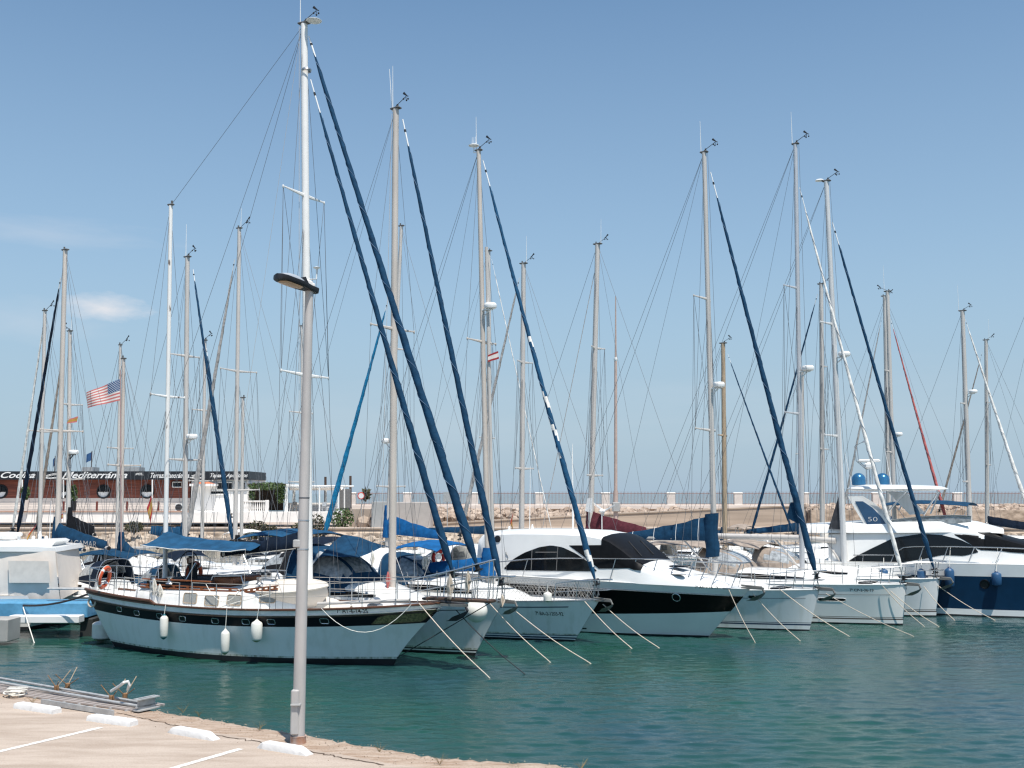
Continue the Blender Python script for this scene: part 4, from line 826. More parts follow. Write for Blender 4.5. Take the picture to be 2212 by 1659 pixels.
# ================================================================= yachts of the far rows
def row(u, k=1.0): a = (u - CU) / F; return k * 56.9 / (1 - .577 * a)
BG = 'sailing yachts moored in the far rows'
def back(label, top, ub, k, bow, w, spr=(), furl=None, boom=None, mm=ALU, hull=GEL, hood=None, bim=None, whip=0., radar=None, wind=-1, cover=None, L=None, name='sailing_yacht', coverh=(.5, .18), furlw=(.04, .09), y=None, stays=True, band=None, covr_front=True, tent=None):
    Y = y or row(ub, k); zb = 1.55; vb = HOR + (CAMH - zb) * F / Y
    b = P(ub, vb, Y); th = 147 if bow == 'L' else -33; hz = P(top[0], top[1], Y).z
    L = L or min(12.5, max(7.5, hz / 1.55)); h = Vector((math.cos(R(th)), math.sin(R(th)), 0)); xm = .07 * L; pos = b - h * xm
    B = Boat(name, label, 'sailboat', pos, th, BG); fb = .105 * L + .12
    H = Hull(L, .09 * L, .02 * L, .31 * L, (fb * .95, fb * .95, fb * 1.08), ws=.75, pb=.75, kw=.88)
    B.hull(H, [(-.3, 1), (.0, 1), (.05, 0), (.1, 2), (.14, 0), (.78, 0), (.84, 2 if band else 0), (.88, 0), (1, 0)], [hull, BOOT, BOOTB], DECKM, nt=26, rail=GEL, railr=.02)
    cz = fb + .42; ca, yf, zf = B.trunk([(xm - .36 * L, .1 * L, fb - .05, cz), (xm - .1 * L, .105 * L, fb - .05, cz + .04), (xm + .02 * L, .095 * L, fb - .03, cz), (xm + .15 * L, .06 * L, fb, fb + .2), (xm + .19 * L, .05 * L, fb, fb + .05)], GEL)
    for sd in (-1, 1): B.patch('cabin_window', ([(xm - .3 * L, fb + .33), (xm - .02 * L, fb + .3)], [(xm - .3 * L, fb + .15), (xm - .02 * L, fb + .18)]), yf, GLASS, ca, nx=8, nz=2, side=sd)
    tp = B.loc(*top)
    B.mast((xm, 0, cz), tp, w / F * Y, mm, spr, whip=whip, radar=radar, wind=wind, wr=.0085)
    if furl:
        m, (a, c) = furl; B.furl(B.loc(*a), B.loc(*c), furlw[0], furlw[1], m, sag=.006, bare=.04, wrap=GREYC if m in (WHITEC, GREYC, TAUPE) else None)
    else: wire('forestay', [tp, (L * .57, 0, fb * 1.1)], B.root, .01)
    wire('backstay', [tp, (-L / 2, 0, fb)], B.root, .0085)
    if boom:
        f, a = boom; f = B.loc(*f); a = B.loc(*a)
    else: f, a = Vector((xm - .15, 0, cz + .75)), Vector((xm - .38 * L, 0, cz + .85))
    B.boom(f, a, .075, ALU, cover, coverh, .16, ties=4, front=covr_front, n=16)
    wire('topping_lift', [tp, a], B.root, .007)
    if hood: B.sprayhood(xm - .38 * L, xm - .22 * L, .095 * L, cz - .15, 1.0, hood)
    if bim: B.bimini(-L * .5, xm - .42 * L, .12 * L, fb + 1.75, bim, zd=fb)
    B.lifelines(.1, .8, 5, .6); B.pulpit(.86, .62, .1); B.pushpit(.1, .62)
    return B
SP2 = ((.36, .8, .03, .15), (.68, .65, .03, .15)); SP1 = ((.52, .8, .03, .15),)
N = back('yacht with dark navy furl leaning left and navy lettered boom cover, at the far left', (141, 541), 122, 1, 'L', 12, ((.44, 1.0, .03, .1),), (NAVYD, ((131, 600), (38, 1150))), ((121, 1160), (234, 1184)), ALUT, cover=NAVYC, whip=0, wind=False, hood=NAVYD, coverh=(.62, .25))
q0, q1 = N.loc(150, 1172, .2), N.loc(210, 1180, .2)
text_obj('cover_lettering', 'ACAMAR', .34, lambda x, y: Vector((lerp(q0.x, q1.x, .5) - x * 1.25, .215, lerp(q0.z, q1.z, .5 + x * .2) + y + .02)), GREYC, N.root)
back('yacht with a thin mast and two wind vanes leftmost in the far row', (97, 672), 84, 1.2, 'L', 9, SP1, (WHITEC, ((94, 700), (28, 1140))), cover=NAVYC, furlw=(.04, .07))
back('yacht with a black boom cover and a low radar, left of the US flag', (151, 716), 147, 1.22, 'L', 10, SP2, (TAUPE, ((140, 735), (80, 1135))), ((150, 1148), (204, 1155)), cover=BLKC, whip=1.0, radar=(.46, -1, .5, BLK), wind=1, coverh=(.9, .4), hood=BLKC)
Q = back('small yacht whose mast stands behind the US flag, with a blue mizzen cover', (267, 776), 261, .97, 'L', 9, SP1, None, ((262, 1185), (293, 1200)), ALUT, cover=NAVYC, wind=False, hood=NAVYC, bim=NAVYD)
back('yacht with a bare grey mast just left of the US flag staff', (260, 746), 252, 1.24, 'L', 7, SP1, None, cover=None)
Rr = back('yacht with a navy furl leaning right, its radar mast just right of the white mizzen', (405, 556), 398, 1, 'R', 12, ((.35, .95, .03, .1), (.68, .8, .03, .1)), (NAVYC, ((417, 582), (502, 1166))), ((395, 1165), (325, 1150)), cover=MIDB, whip=1.5, radar=(.41, 1, .5, WPL), wind=1, coverh=(.55, .3))
back('yacht with a slim mast and thin navy furl close behind the twin furls', (443, 736), 436, 1.2, 'R', 8, SP2, (NAVYC, ((446, 752), (497, 1110))), cover=NAVYD, wind=1, furlw=(.03, .06))
back('tall grey masted yacht with a greyish twisted furl sloping left past the restaurant', (517, 494), 507, 1.02, 'L', 10, ((.22, 1.3, .04, .15), (.57, 1.1, .04, .1)), (GREYC, ((507, 560), (405, 1153))), cover=BLKC, whip=.9, wind=-1, bim=NAVYD, hood=BLKC, furlw=(.04, .12))
back('yacht with a short bare mast beside the vine pergola', (525, 860), 521, 1.15, 'R', 8, (), None, cover=TAUPE, wind=False, coverh=(.7, .5))
back('yacht with its mast hidden behind the lamp post and two long crosstrees', (652, 705), 655, 1.2, 'R', 8, ((.32, 1.0, .03, .1), (.62, .9, .03, .1)), None, cover=NAVYD, wind=False, hood=NAVYD, bim=WHITEC)
back('yacht with a turquoise furl sloping left and a grey mast behind the tan one', (867, 489), 834, 1, 'L', 9, ((.22, 1.05, .03, .1), (.63, .9, .03, .1)), (TURQ, ((838, 650), (701, 1153))), ((836, 1150), (962, 1163)), cover=BRB, radar=(.345, 1, .45, WPL), wind=False, hood=WHITEC, coverh=(.95, .25), furlw=(.04, .13))
back('yacht with a stained grey mast close behind the radar mast of the blue covered yacht', (1055, 543), 1058, 1.2, 'R', 11, SP2, (WHITEC, ((1062, 560), (1193, 1150))), cover=NAVYC, wind=False, furlw=(.022, .025), radar=None)
back('yacht with a twisted grey furl sloping left, just right of the radar mast', (1131, 570), 1126, 1, 'L', 12, ((.30, .85, .03, .15), (.66, .7, .03, .15)), (GREYC, ((1122, 600), (995, 1150))), cover=None, whip=1.4, wind=-1, bim=TAUPE, furlw=(.04, .1), hood=NAVYC)
E = back('yacht with maroon boom cover and a wind generator on a white pole', (1291, 528), 1274, 1, 'L', 13, ((.25, .85, .03, .2), (.66, .72, .03, .2)), None, ((1273, 1140), (1400, 1152)), cover=MAROON, whip=1.3, wind=-1, hood=CREAM, bim=TAUPE, coverh=(.95, .3))
wire('forestay', [E.loc(1284, 590), E.loc(1170, 1150)], E.root, .02, GREYC)
q = E.loc(1300, 1108, .2); mb = MB(); mb.tube([q + Vector((0, 0, -2.0)), q], .03, 6); mb.lathe([(0, .3), (.1, .22), (.13, 0), (.08, -.15), (0, -.2)], q + Vector((0, 0, .1)), 12, M=Matrix.Rotation(R(90), 4, 'X'))
for a in range(3): mb.tube([q + Vector((0, -.2, .1)), q + Vector((.75 * math.cos(a * 2.1 + .6), -.2, .1 + .75 * math.sin(a * 2.1 + .6)))], [.06, .03], 5, flat=.3)
mb.prism([(-.05, 0), (.35, .1), (.2, .75), (-.1, .8)], -.01, .01, Matrix.Translation(q + Vector((.6, .1, -.0))) @ Matrix.Rotation(R(90), 4, 'X')); E.part('wind_generator', mb, WPL)
back('wooden masted yacht with a thin blue furl sloping right', (1562, 742), 1566, 1.08, 'R', 11, ((.55, .7, .03, .1),), (NAVYC, ((1572, 765), (1713, 1150))), None, TEAKP, cover=NAVYC, wind=1, furlw=(.03, .07), hood=TAUPE)
back('yacht with its mast hidden behind the silver mast and a long low navy boom cover', (1733, 800), 1732, 1.12, 'R', 9, SP1, None, ((1727, 1146), (1609, 1151)), cover=NAVYC, wind=False, coverh=(.6, .22), hood=TAUPE, bim=TAUPE)
back('yacht with a navy furl sloping left below a grey mast, between two tall silver masts', (1774, 614), 1777, 1.05, 'L', 11, SP2, (NAVYC, ((1766, 635), (1624, 1148))), cover=None, wind=-1, furlw=(.04, .09), hood=CREAM)
back('yacht with the left mast of a close pair behind the blue domes', (1911, 640), 1921, 1.2, 'L', 10, SP2, (GREYC, ((1905, 685), (1822, 1100))), cover=NAVYC, whip=0, wind=-1, furlw=(.03, .09))
back('yacht with a faded red furl sloping right and the right mast of a close pair', (1917, 630), 1934, 1.0, 'R', 10, SP2, (REDF, ((1924, 690), (2046, 1130))), None, cover=NAVYD, whip=1.7, wind=-1, radar=(.42, 1, .5, WPL), furlw=(.03, .1), hood=CREAM)
back('yacht with a white furl sloping right and a radar, right of the blue flybridge yacht', (2079, 672), 2097, .95, 'R', 11, ((.27, .9, .03, .15), (.6, .75, .03, .15)), (WHITEC, ((2085, 690), (2222, 1105))), ((2098, 1155), (2045, 1140)), cover=NAVYC, whip=1.7, wind=1, radar=(.64, 1, .55, WPL), furlw=(.035, .12), hood=NAVYC)
back('yacht with a twisted pale furl sloping left, second mast from the right', (2130, 735), 2133, 1.15, 'L', 9, SP2, (TAUPE, ((2122, 760), (2030, 1100))), cover=NAVYD, whip=1.6, wind=-1, furlw=(.03, .09))
back('yacht at the right edge with navy boom cover and only its stays crossing the frame', (2262, 560), 2268, .9, 'R', 11, SP2, None, ((2258, 1150), (2130, 1130)), cover=NAVYD, wind=1, hood=NAVYC, coverh=(.4, .5))
# small motor boats between the rows
def motorboat(label, u, Y, th, L, mat, cover=None, roof=None, cab=.78, covc=WHITEC):
    b = P(u, HOR + 4 * F / Y, Y); B = Boat('motorboat', label, 'motorboat', (b.x, b.y), th, 'small motorboats between the yachts'); fb = .95
    H = Hull(L, .12 * L, .02 * L, .36 * L, (fb, fb, fb * 1.25), ws=.9, tm=.4, pb=.62, kw=.88, fl=1.4); B.hull(H, [(-.3, 1), (0, 1), (.08, 0), (.5, 0), (.7, 2), (.8, 0), (1, 0)], [mat, BOOT, BOOTB], GEL, nt=24, rail=STEEL, railr=.02)
    ca, yf, zf = B.trunk([(-.1 * L, .15 * L, fb, fb + cab - .03), (.08 * L, .15 * L, fb, fb + cab), (.2 * L, .13 * L, fb, fb + .4), (.42 * L, .06 * L, fb + .1, fb + .3)], GEL); B.patch('cabin_window', ([(-.08 * L, fb + cab - .16), (.09 * L, fb + cab - .16), (.16 * L, fb + .4)], [(-.08 * L, fb + .32), (.16 * L, fb + .3)]), yf, GLASS, ca, nx=8, nz=2)
    if cover:
        g = []
        for i in range(13):
            t = i / 12; x = lerp(-.5 * L, .25 * L, t); w = H.bd(H.tk(x, fb)[0]) * 1.02; hh = cover * (math.sin(math.pi * min(1, .1 + t * .95)) ** .6) * (1 - .35 * t)
            g.append([(x, w * k, fb - .05 + (hh + .05) * (1 - abs(k) ** 2.2) + .03 * math.sin(i * 1.9 + k * 6) * (1 - abs(k))) for k in [-1 + j / 5 for j in range(11)]])
        mb = MB(); mb.grid(g); B.part('boat_cover', mb, covc)
    if roof: B.bimini(-.4 * L, .05 * L, .15 * L, roof, covc, zd=fb)
    B.pulpit(.8, .5, .05); return B
motorboat('white motorboat under a white tarpaulin, right of the vine pergola', 735, 62, -28, 8.2, GEL, cover=1.5)
motorboat('white wheelhouse motorboat behind the navy sprayhood of the pale grey sloop', 790, 46.5, -34, 8, GEL, cab=1.75)
motorboat('motorboat under a pale tarpaulin seen below the blue awning', 345, 52, -40, 6.5, GEL, cover=1.3)
motorboat('navy canopied motorboat left of the ketch stern', 215, 47, 150, 7, GEL, cover=.9, covc=NAVYC, roof=2.6)
motorboat('white motorboat behind the steering wheel of the ketch', 470, 47.5, -33, 8.5, GREYG, roof=None)
motorboat('white motorboat with a white tarpaulin behind the black motor yacht', 1015, 60, -33, 7, GEL, cover=1.1)
motorboat('white motorboat behind the taupe canopies of the far row', 1640, 74, -33, 8, GEL, cover=1.2)
motorboat('motorboat with a high navy bimini behind the blue flybridge yacht', 2085, 68, -33, 11, GEL, roof=4.45, covc=NAVYC)
motorboat('white cabin motorboat at the left edge of the blue flybridge yacht', 1755, 60, 150, 9, GEL, cover=1.5, covc=WHITEC)
# white wheelhouse cruiser behind the tan mast
# canvas enclosed cruiser at the left edge
Yc = 41.5
C = Boat('cabin_cruiser', 'white cabin cruiser with a cream canvas enclosed stern, cut by the left frame edge', 'motor yacht', (P(62, 1300, Yc).x - 1.5, Yc + 4.7), 95, MYG)
HC = Hull(9.6, 1.0, .1, 3.5, (1.25, 1.25, 1.5), ws=.94, tm=.4, pb=.6, kw=.92); C.hull(HC, [(-.3, 1), (0, 1), (.1, 0), (.6, 0), (1, 0)], [GEL, BOOT], GEL, rail=GEL, railr=.05)
def wp(u, v, Y): p = P(u, v, Y) - C.o; return Vector((p.dot(C.h), p.dot(C.p), p.z))
bl, br, tl, tr = wp(-40, 1297, Yc), wp(131, 1296, Yc), wp(-40, 1188, Yc), wp(121, 1190, Yc)
mb = MB(); g = []
for i in range(19):
    t = i / 18; a, b = bl.lerp(br, t), tl.lerp(tr, t); g.append([a.lerp(b, j / 8) + Vector((-.08 - .025 * math.sin(t * 30 + j * .4) * (1 - j / 9) - .06 * math.sin(math.pi * j / 8), 0, 0)) for j in range(9)])
mb.grid(g)
n_ = br + Vector((3.0, .0, .2)); m_ = tr + Vector((3.2, .15, .1)); mb.grid([[lerp(0, 1, i / 5) * (n_ - br) + br + Vector((0, .03 * math.sin(i * 3), 0)) if j == 0 else (br.lerp(tr, j / 4)).lerp(n_.lerp(m_, j / 4), i / 5) for j in range(5)] for i in range(6)])
cv = C.part('canvas_enclosure', mb, M('pale cream canvas', (.74, .67, .60), .85, var=.03, scale=2, bump=.12, bscale=6, spec=.2))  # even pale cream base colour with a soft bump
mb = MB(); mb.grid([[(bl.lerp(br, t).lerp(tl.lerp(tr, t), k)) + Vector((-.27 + .008 * math.sin(t * 60), 0, 0)) for k in (.36, .52, .66, .8)] for t in [lerp(.39, .92, i / 12) for i in range(13)]]); C.part('canvas_window', mb, M('cloudy vinyl', (.64, .59, .53), .35, var=.05, scale=5), cv)
mb = MB(); rc = [wp(u, v, Yc) for u, v in ((-60, 1190), (122, 1192), (119, 1183), (60, 1180), (-60, 1180))]
mb.prism([(-p.y, p.z) for p in rc], rc[1].x - .04, rc[1].x + 3.6, Matrix(((0, 0, 1, 0), (-1, 0, 0, 0), (0, 1, 0, 0), (0, 0, 0, 1)))); rf = C.part('hardtop', mb, GEL)
mb = MB(); rc = [wp(u, v, Yc + .6) for u, v in ((-60, 1181), (108, 1182), (119, 1170), (110, 1166), (-60, 1171))]
mb.prism([(-p.y, p.z) for p in rc], rc[1].x + .1, rc[1].x + 1.8, Matrix(((0, 0, 1, 0), (-1, 0, 0, 0), (0, 1, 0, 0), (0, 0, 0, 1)))); C.part('radar_arch', mb, GEL, rf)
q = wp(41, 1160, Yc + 1); mb = MB(); mb.tube([q + Vector((0, 0, -.15)), q + Vector((0, 0, .05))], .06, 8); mb.box(q + Vector((0, 0, .1)), (.25, .22, .16), bev=.05); C.part('searchlight', mb, WPL, rf)
for u, h in ((86, .32), (72, .15), (100, .15)): q = wp(u, 1166, Yc + 1); mb = MB(); mb.lathe([(.06, 0), (.07, h * .6), (.03, h), (0, h)], q, 8); C.part('roof_antenna', mb, WPL, rf)
q = wp(107, 1168, Yc + 1); mb = MB(); mb.tube([q, q + Vector((0, 0, 1.5))], [.016, .008], 5); C.part('whip_antenna', mb, WPL, rf)
q = wp(18, 1160, Yc + 1.5); mb = MB(); mb.lathe([(0, .2), (.3, .18), (.38, .05), (.3, -.08), (0, -.1)], q, 16); C.part('radar_dome', mb, WPL, rf)
# ---------------------------------------------------------------- piers
pier = empty('pier', (0, 0, 0), 0, 'light blue painted pier deck with dark piles behind the ketch stern', 'pier')
def wbox(mb, u0, u1, v0, v1, Y0, Y1, mi=0):
    a, b = P(u0, v1, Y0), P(u1, v0, Y0); mb.box(((a.x + b.x) / 2, (Y0 + Y1) / 2, (a.z + b.z) / 2), (b.x - a.x, Y1 - Y0, b.z - a.z), mi, bev=.03)
mb = MB(); wbox(mb, -120, 189, 1302, 1335, 39.6, 41.0); mb.build('pier_deck', LIGHTB, pier)
mb = MB(); wbox(mb, 170, 200, 1336, 1420, 39.8, 41); mb.build('pile', M('near-black concrete', (.03, .032, .03), .6), pier)  # pile in an even near-black colour
mb = MB(); wbox(mb, 17, 170, 1330, 1347, 39.0, 39.55); o = mb.build('swim_platform', GEL); tag(o, 'white swim platform jutting out under the blue pier', 'platform')
mb = MB(); wbox(mb, -60, 17, 1338, 1388, 37.4, 38.4); o = mb.build('concrete_block', M('grey concrete block', (.36, .35, .33), .85, bump=.3)); tag(o, 'grey concrete mooring block at the left frame edge in the water', 'block')
a = P(52, 1313, 39.5); o = wire('mooring_chain', sag_line(P(50, 1308, 39.55), P(205, 1277, 38.3), .15), None, .035, ROPED, 6); tag(o, 'dark mooring chain from the blue pier to the ketch stern', 'chain')
o = wire('mooring_line', [P(50, 1312, 39.5), P(60, 1345, 38.6), PZ(75, 1392, -.05)], None, .02, ROPEW, 5); tag(o, 'pale line dropping from the blue pier into the water', 'mooring line', 'mooring lines from the bows')
mb = MB(); wbox(mb, 100, 192, 1270, 1274, 40.2, 40.5); o = mb.build('gangway_pole', GALV); tag(o, 'grey gangway pole sticking out from the blue pier', 'pole')
jt = MB(); a = Vector((-13.5, 40.2, 0)); d = Vector((math.cos(R(30)), math.sin(R(30)), 0)); c = a + d * 36; jt.box((c.x, c.y, .55), (74, 2.0, .5), 0, R(30), bev=.04)
o = jt.build('jetty', M('concrete jetty', (.34, .33, .31), .85, var=.15, bump=.2)); tag(o, 'long concrete jetty hidden between the two rows of boats', 'jetty')
# ---------------------------------------------------------------- flags
def flag(label, c, Y, cells, mats, nx, ny, wave=.06, extra=None, name='flag'):
    """c: pixel corners hoist-top, hoist-bottom, fly-bottom, fly-top"""
    ht, hb, fb_, ft = [P(u, v, Y) for u, v in c]; g = []
    nm = (ht - hb).cross(ft - ht).normalized(); W = (ft - ht).length
    for i in range(nx + 1):
        t = i / nx; g.append([ht.lerp(ft, t).lerp(hb.lerp(fb_, t), j / ny) + nm * (wave * W * math.sin(t * 9 + j / ny * 1.6) * min(1, t * 2)) for j in range(ny + 1)])
    mb = MB(); mb.grid(g, mat=cells)
    if extra: extra(mb, g, nm)
    o = mb.build(name, mats); o.location = (0, 0, 0); tag(o, label, 'flag', 'flags flying over the boats'); return o
def stars(mb, g, nm):
    for r_ in range(9):
        for k in range(6 if r_ % 2 == 0 else 5):
            fx = (.5 + k * 1.0 + (.5 if r_ % 2 else 0)) / 6.0 * 10; fy = (r_ + .75) / 9.5 * 7
            i, j = int(fx), int(fy); p = Vector(g[i][j]).lerp(Vector(g[i + 1][j]), fx - i) + (Vector(g[i][j + 1]) - Vector(g[i][j])) * (fy - j)
            rr_ = .028; e1 = (Vector(g[i + 1][j]) - Vector(g[i][j])).normalized(); e2 = (Vector(g[i][j + 1]) - Vector(g[i][j])).normalized()
            for sg in (1, -1):
                vs = [p + nm * (.012 * sg) + (e1 * math.sin(a) + e2 * -math.cos(a)) * (rr_ if q % 2 == 0 else rr_ * .42) for q, a in enumerate([k2 * math.pi / 5 for k2 in range(10)])]
                mb.add(vs, [tuple(range(10))], 1)
yq = 45.5
flag('large US flag with blue starred canton flying from a staff at the left', [(260, 818), (260, 865), (188, 881), (187, 848)], yq, lambda i, j: 2 if (i < 10 and j < 7) else (0 if j % 2 == 0 else 1), [FRP, FW, M('canton blue', (.05, .13, .28), .8)], 26, 13, .04, stars)
o = wire('flag_staff', [P(260, 800, yq), P(262, 1210, yq)], None, .024, M('reddish staff', (.40, .27, .25), .6), 6); tag(o, 'thin reddish staff carrying the US flag', 'flag pole')
SPN = lambda i, j: 1 if 1 <= j <= 2 else 0
flag('small faded Spanish flag flying below a crosstree at the far left', [(169, 899), (166, 912), (143, 915), (150, 905)], 46, SPN, [FRP, FY], 8, 4)
flag('Spanish flag below the radar dome on the mast of the blue covered yacht', [(1054, 767), (1054, 782), (1078, 775), (1076, 758)], 40.2, SPN, [FR, FW], 8, 4)
flag('Spanish flag hanging limp in front of the white terrace wall', [(327, 1070), (330, 1100), (325, 1133), (317, 1098)], 46, SPN, [FR, FY], 8, 4, .03)
flag('Spanish flag hanging limp behind the white hardtop yacht', [(1108, 1108), (1106, 1135), (1110, 1150), (1102, 1130)], 50, SPN, [FR, FY], 8, 4, .05)
flag('drooping orange and yellow flag on the canvas enclosed cruiser', [(62, 1153), (54, 1175), (53, 1178), (80, 1131)], 43, SPN, [FR, FY], 8, 4, .03)
flag('tiny Spanish flag near the black boom cover at the left', [(136, 1109), (136, 1120), (124, 1123), (126, 1114)], 60, SPN, [FR, FY], 6, 4)
# ================================================================= far shore
QY = 105.0; QZ = 1.7
CONC = M('pale quay concrete', (.44, .36, .295), .9, var=.1, scale=.6, bump=.15, bscale=6)
BOARD = M('board marked concrete', (.42, .34, .27), .9, var=.16, scale=1.2, stretch=(.12, 1, 2.2), bump=.2, bscale=5)
STONE = M('rubble stone', (.28, .22, .17), .95, col2=(.52, .43, .34), scale=1.3, contrast=(.3, .62), bump=.5, bscale=4)
MASON = M('stone masonry', (.26, .20, .15), .95, col2=(.50, .40, .31), scale=1.1, stretch=(1, 1, 2.2), contrast=(.35, .6), bump=.6, bscale=3)
WALLW = M('whitewashed render', (.86, .83, .79), .85, var=.05, scale=.8)
WALLB = M('beige render', (.68, .60, .54), .9, var=.05, scale=.8)
ROSEW = M('faded rose pillar paint', (.66, .60, .55), .85, var=.06)
BRICKW = M('red brown timber cladding', (.25, .07, .04), .7, col2=(.12, .032, .02), scale=2.0, stretch=(.25, 1, 7), contrast=(.4, .6))
SIGNM = M('black fascia', (.014, .016, .02), .5)
ROOFT = M('terracotta tiles', (.55, .17, .08), .85, var=.2, scale=6)
RAILM = M('rusty painted railing', (.26, .13, .09), .7, var=.15)
def X(u, Y): return (u - CU) / F * Y * (math.cos(PITCH) + math.sin(PITCH) * .0) ** 0 * 1.0
def pz(u, v, Y): return P(u, v, Y)
def slab(name, u0, u1, v0, v1, Y0, depth, mat, parent=None, bev=0., kind=None):
    a, b = P(u0, v1, Y0), P(u1, v0, Y0); mb = MB(); mb.box(((a.x + b.x) / 2, Y0 + depth / 2, (a.z + b.z) / 2), (b.x - a.x, depth, b.z - a.z), bev=bev)
    o = mb.build(name, mat, parent); 
    if kind: o['kind'] = kind
    return o
mb = MB(); mb.box((0, QY + 22.5, QZ / 2 - 1), (260, 45, QZ + 2)); o = mb.build('far_quay', CONC); tag(o, kind='structure')
mb = MB()                                                            # stone facing of the quay, with an uneven surface
g = []
for i in range(261):
    x = -90 + i * .75; g.append([(x, QY - .05 - rnd.uniform(0, .18), z) for z in (-.3, .3, .8, 1.3)] + [(x, QY, 1.45)])
mb.grid(g); o = mb.build('quay_face', MASON, smooth=False); tag(o, kind='structure')
mb = MB(); mb.box((0, QY + .4, QZ + .03), (200, 1.0, .22), bev=.04); o = mb.build('quay_kerb', CONC); tag(o, kind='structure')
def rocks(mb, n, fx, fy, fz, r0, r1):
    for _ in range(n):
        c = Vector((rnd.uniform(*fx), rnd.uniform(*fy), 0)); c.z = fz(c) ; r = rnd.uniform(r0, r1); vs = []
        a = [Vector((1, 0, 0)), Vector((0, 1, 0)), Vector((-1, 0, 0)), Vector((0, -1, 0))]
        M3 = Matrix.Rotation(rnd.random() * 6, 3, 'Z') @ Matrix.Rotation(rnd.random() * 6, 3, 'X')
        for z, k in ((-.7, .6), (0, 1), (.65, .65)):
            for q in range(6):
                w = q * math.pi / 3; vs.append(c + M3 @ Vector((math.cos(w) * k * rnd.uniform(.7, 1.15), math.sin(w) * k * rnd.uniform(.7, 1.15), z * rnd.uniform(.7, 1.1))) * r)
        fs = [tuple(range(5, -1, -1)), tuple(range(12, 18))] + [(l * 6 + q, l * 6 + (q + 1) % 6, (l + 1) * 6 + (q + 1) % 6, (l + 1) * 6 + q) for l in range(2) for q in range(6)]
        mb.add(vs, fs)
mb = MB(); rocks(mb, 1500, (-60, 62), (100.5, QY), lambda c: -.2 + (c.y - 100.5) / 4.5 * 1.1, .25, .7); o = mb.build('shore_rubble', STONE, smooth=False); tag(o, 'broken pale rocks piled along the foot of the far quay', 'rubble', kind='stuff')
mb = MB()
for u in list(range(40, 940, 58)) + list(range(960, 1800, 92)): p = P(u, 1137, QY + 1.6); mb.box((p.x, QY + 1.6, QZ + .05), (1.5, .2, .12), bev=.03)
o = mb.build('kerb_markings', WALLW); tag(o, kind='structure')
# ramp wall and boulders on the right
W0 = 112.0
mb = MB(); tops = [(921, 1131), (1266, 1112), (1474, 1102), (1673, 1093), (1740, 1092)]
g = []
for u, v in tops:
    a, b = P(u, v, W0), P(u, 1139, W0); g.append([(b.x, W0, QZ), (a.x, W0, a.z - .12), (a.x, W0 - .08, a.z - .12), (a.x, W0 - .08, a.z), (a.x, W0 + 1.2, a.z), (a.x, W0 + 1.2, QZ)])
mb.grid(g); o = mb.build('ramp_wall', BOARD, smooth=False); tag(o, 'pale board marked concrete ramp wall rising to the right along the quay', 'wall')
wl = slab('sea_wall', 1752, 2420, 1102, 1141, W0 + .5, 1.0, MASON); tag(wl, 'rough stone retaining wall behind the boats at the right', 'wall')
wl = slab('sea_wall', 1673, 1752, 1103, 1141, W0 + 4, 1.0, M('painted doorway shade', (.16, .12, .10), .9)); tag(wl, 'recessed wall with painted shade in the gap between ramp and stone wall', 'wall')  # dark colour paints in the shade of the opening
mb = MB()
rocks(mb, 520, (P(900, 1100, 117).x, P(1560, 1100, 117).x), (114, 120), lambda c: 2.45 + (c.y - 114) * .13, .16, .62); rocks(mb, 300, (P(1740, 1100, 117).x, P(2300, 1100, 117).x), (114, 120), lambda c: 3.15 + (c.y - 114) * .08, .16, .6)
rocks(mb, 30, (P(770, 1120, 110).x, P(850, 1120, 110).x), (108, 112), lambda c: QZ + .5, .4, 1.0)
o = mb.build('boulders', M('warm boulders', (.24, .17, .125), .95, col2=(.50, .40, .32), scale=1.1, contrast=(.3, .6), bump=.5, bscale=2), smooth=False); tag(o, 'warm pinkish boulders piled between ramp wall and promenade', 'rubble', kind='stuff')
mb = MB(); a, b = P(745, 1091, 124), P(2500, 1091, 124); mb.box(((a.x + b.x) / 2, 131, a.z / 2), (b.x - a.x, 14, a.z)); o = mb.build('promenade', CONC); tag(o, kind='structure')
mb = MB(); mb.box(((a.x + b.x) / 2, 123.9, a.z - .21), (b.x - a.x, .5, .5), bev=.05); o = mb.build('promenade_parapet', WALLB); tag(o, 'low beige parapet kerb under the sea railing', 'parapet')
PU = [760, 880, 1024, 1165, 1308, 1449, 1594, 1738, 1893, 2068, 2230]
ORD = ['first', 'second', 'third', 'fourth', 'fifth', 'sixth', 'seventh', 'eighth', 'ninth', 'tenth', 'eleventh']
for i, u in enumerate(PU):
    a, b = P(u - 8.5, 1091, 124), P(u + 8.5, 1064, 124); e = empty('railing_pillar', ((a.x + b.x) / 2, 124, a.z), 0, f'pale pillar of the sea railing, {ORD[i]} from the left', 'pillar', 'pillars of the sea railing')
    h = b.z - a.z; mb = MB(); mb.box((0, 0, h * .46), (b.x - a.x, .5, h * .92), bev=.04); mb.build('shaft', ROSEW, e); mb = MB(); mb.box((0, 0, h * .96), (b.x - a.x + .12, .6, h * .1), bev=.05); mb.build('cap', WALLW, e)
for i in range(len(PU) - 1):
    a, b = P(PU[i] + 9, 1091, 124), P(PU[i + 1] - 9, 1091, 124); t = P(PU[i], 1062, 124).z; r1 = P(PU[i], 1066, 124).z
    e = empty('railing', (a.x, 124, a.z), 0, f'brown iron railing between the {ORD[i]} and {ORD[i + 1]} pale pillars', 'railing', 'sections of the sea railing'); L = b.x - a.x
    for z in (r1 - a.z, .12): mb = MB(); mb.box((L / 2, 0, z), (L, .06, .05)); mb.build('rail', RAILM, e)
    mb = MB(); n = int(L / .155)
    for k in range(n): mb.box(((k + .5) * L / n, 0, (t - a.z) / 2), (.026, .026, t - a.z))
    o = mb.build('bars', RAILM, e); o['kind'] = 'stuff'
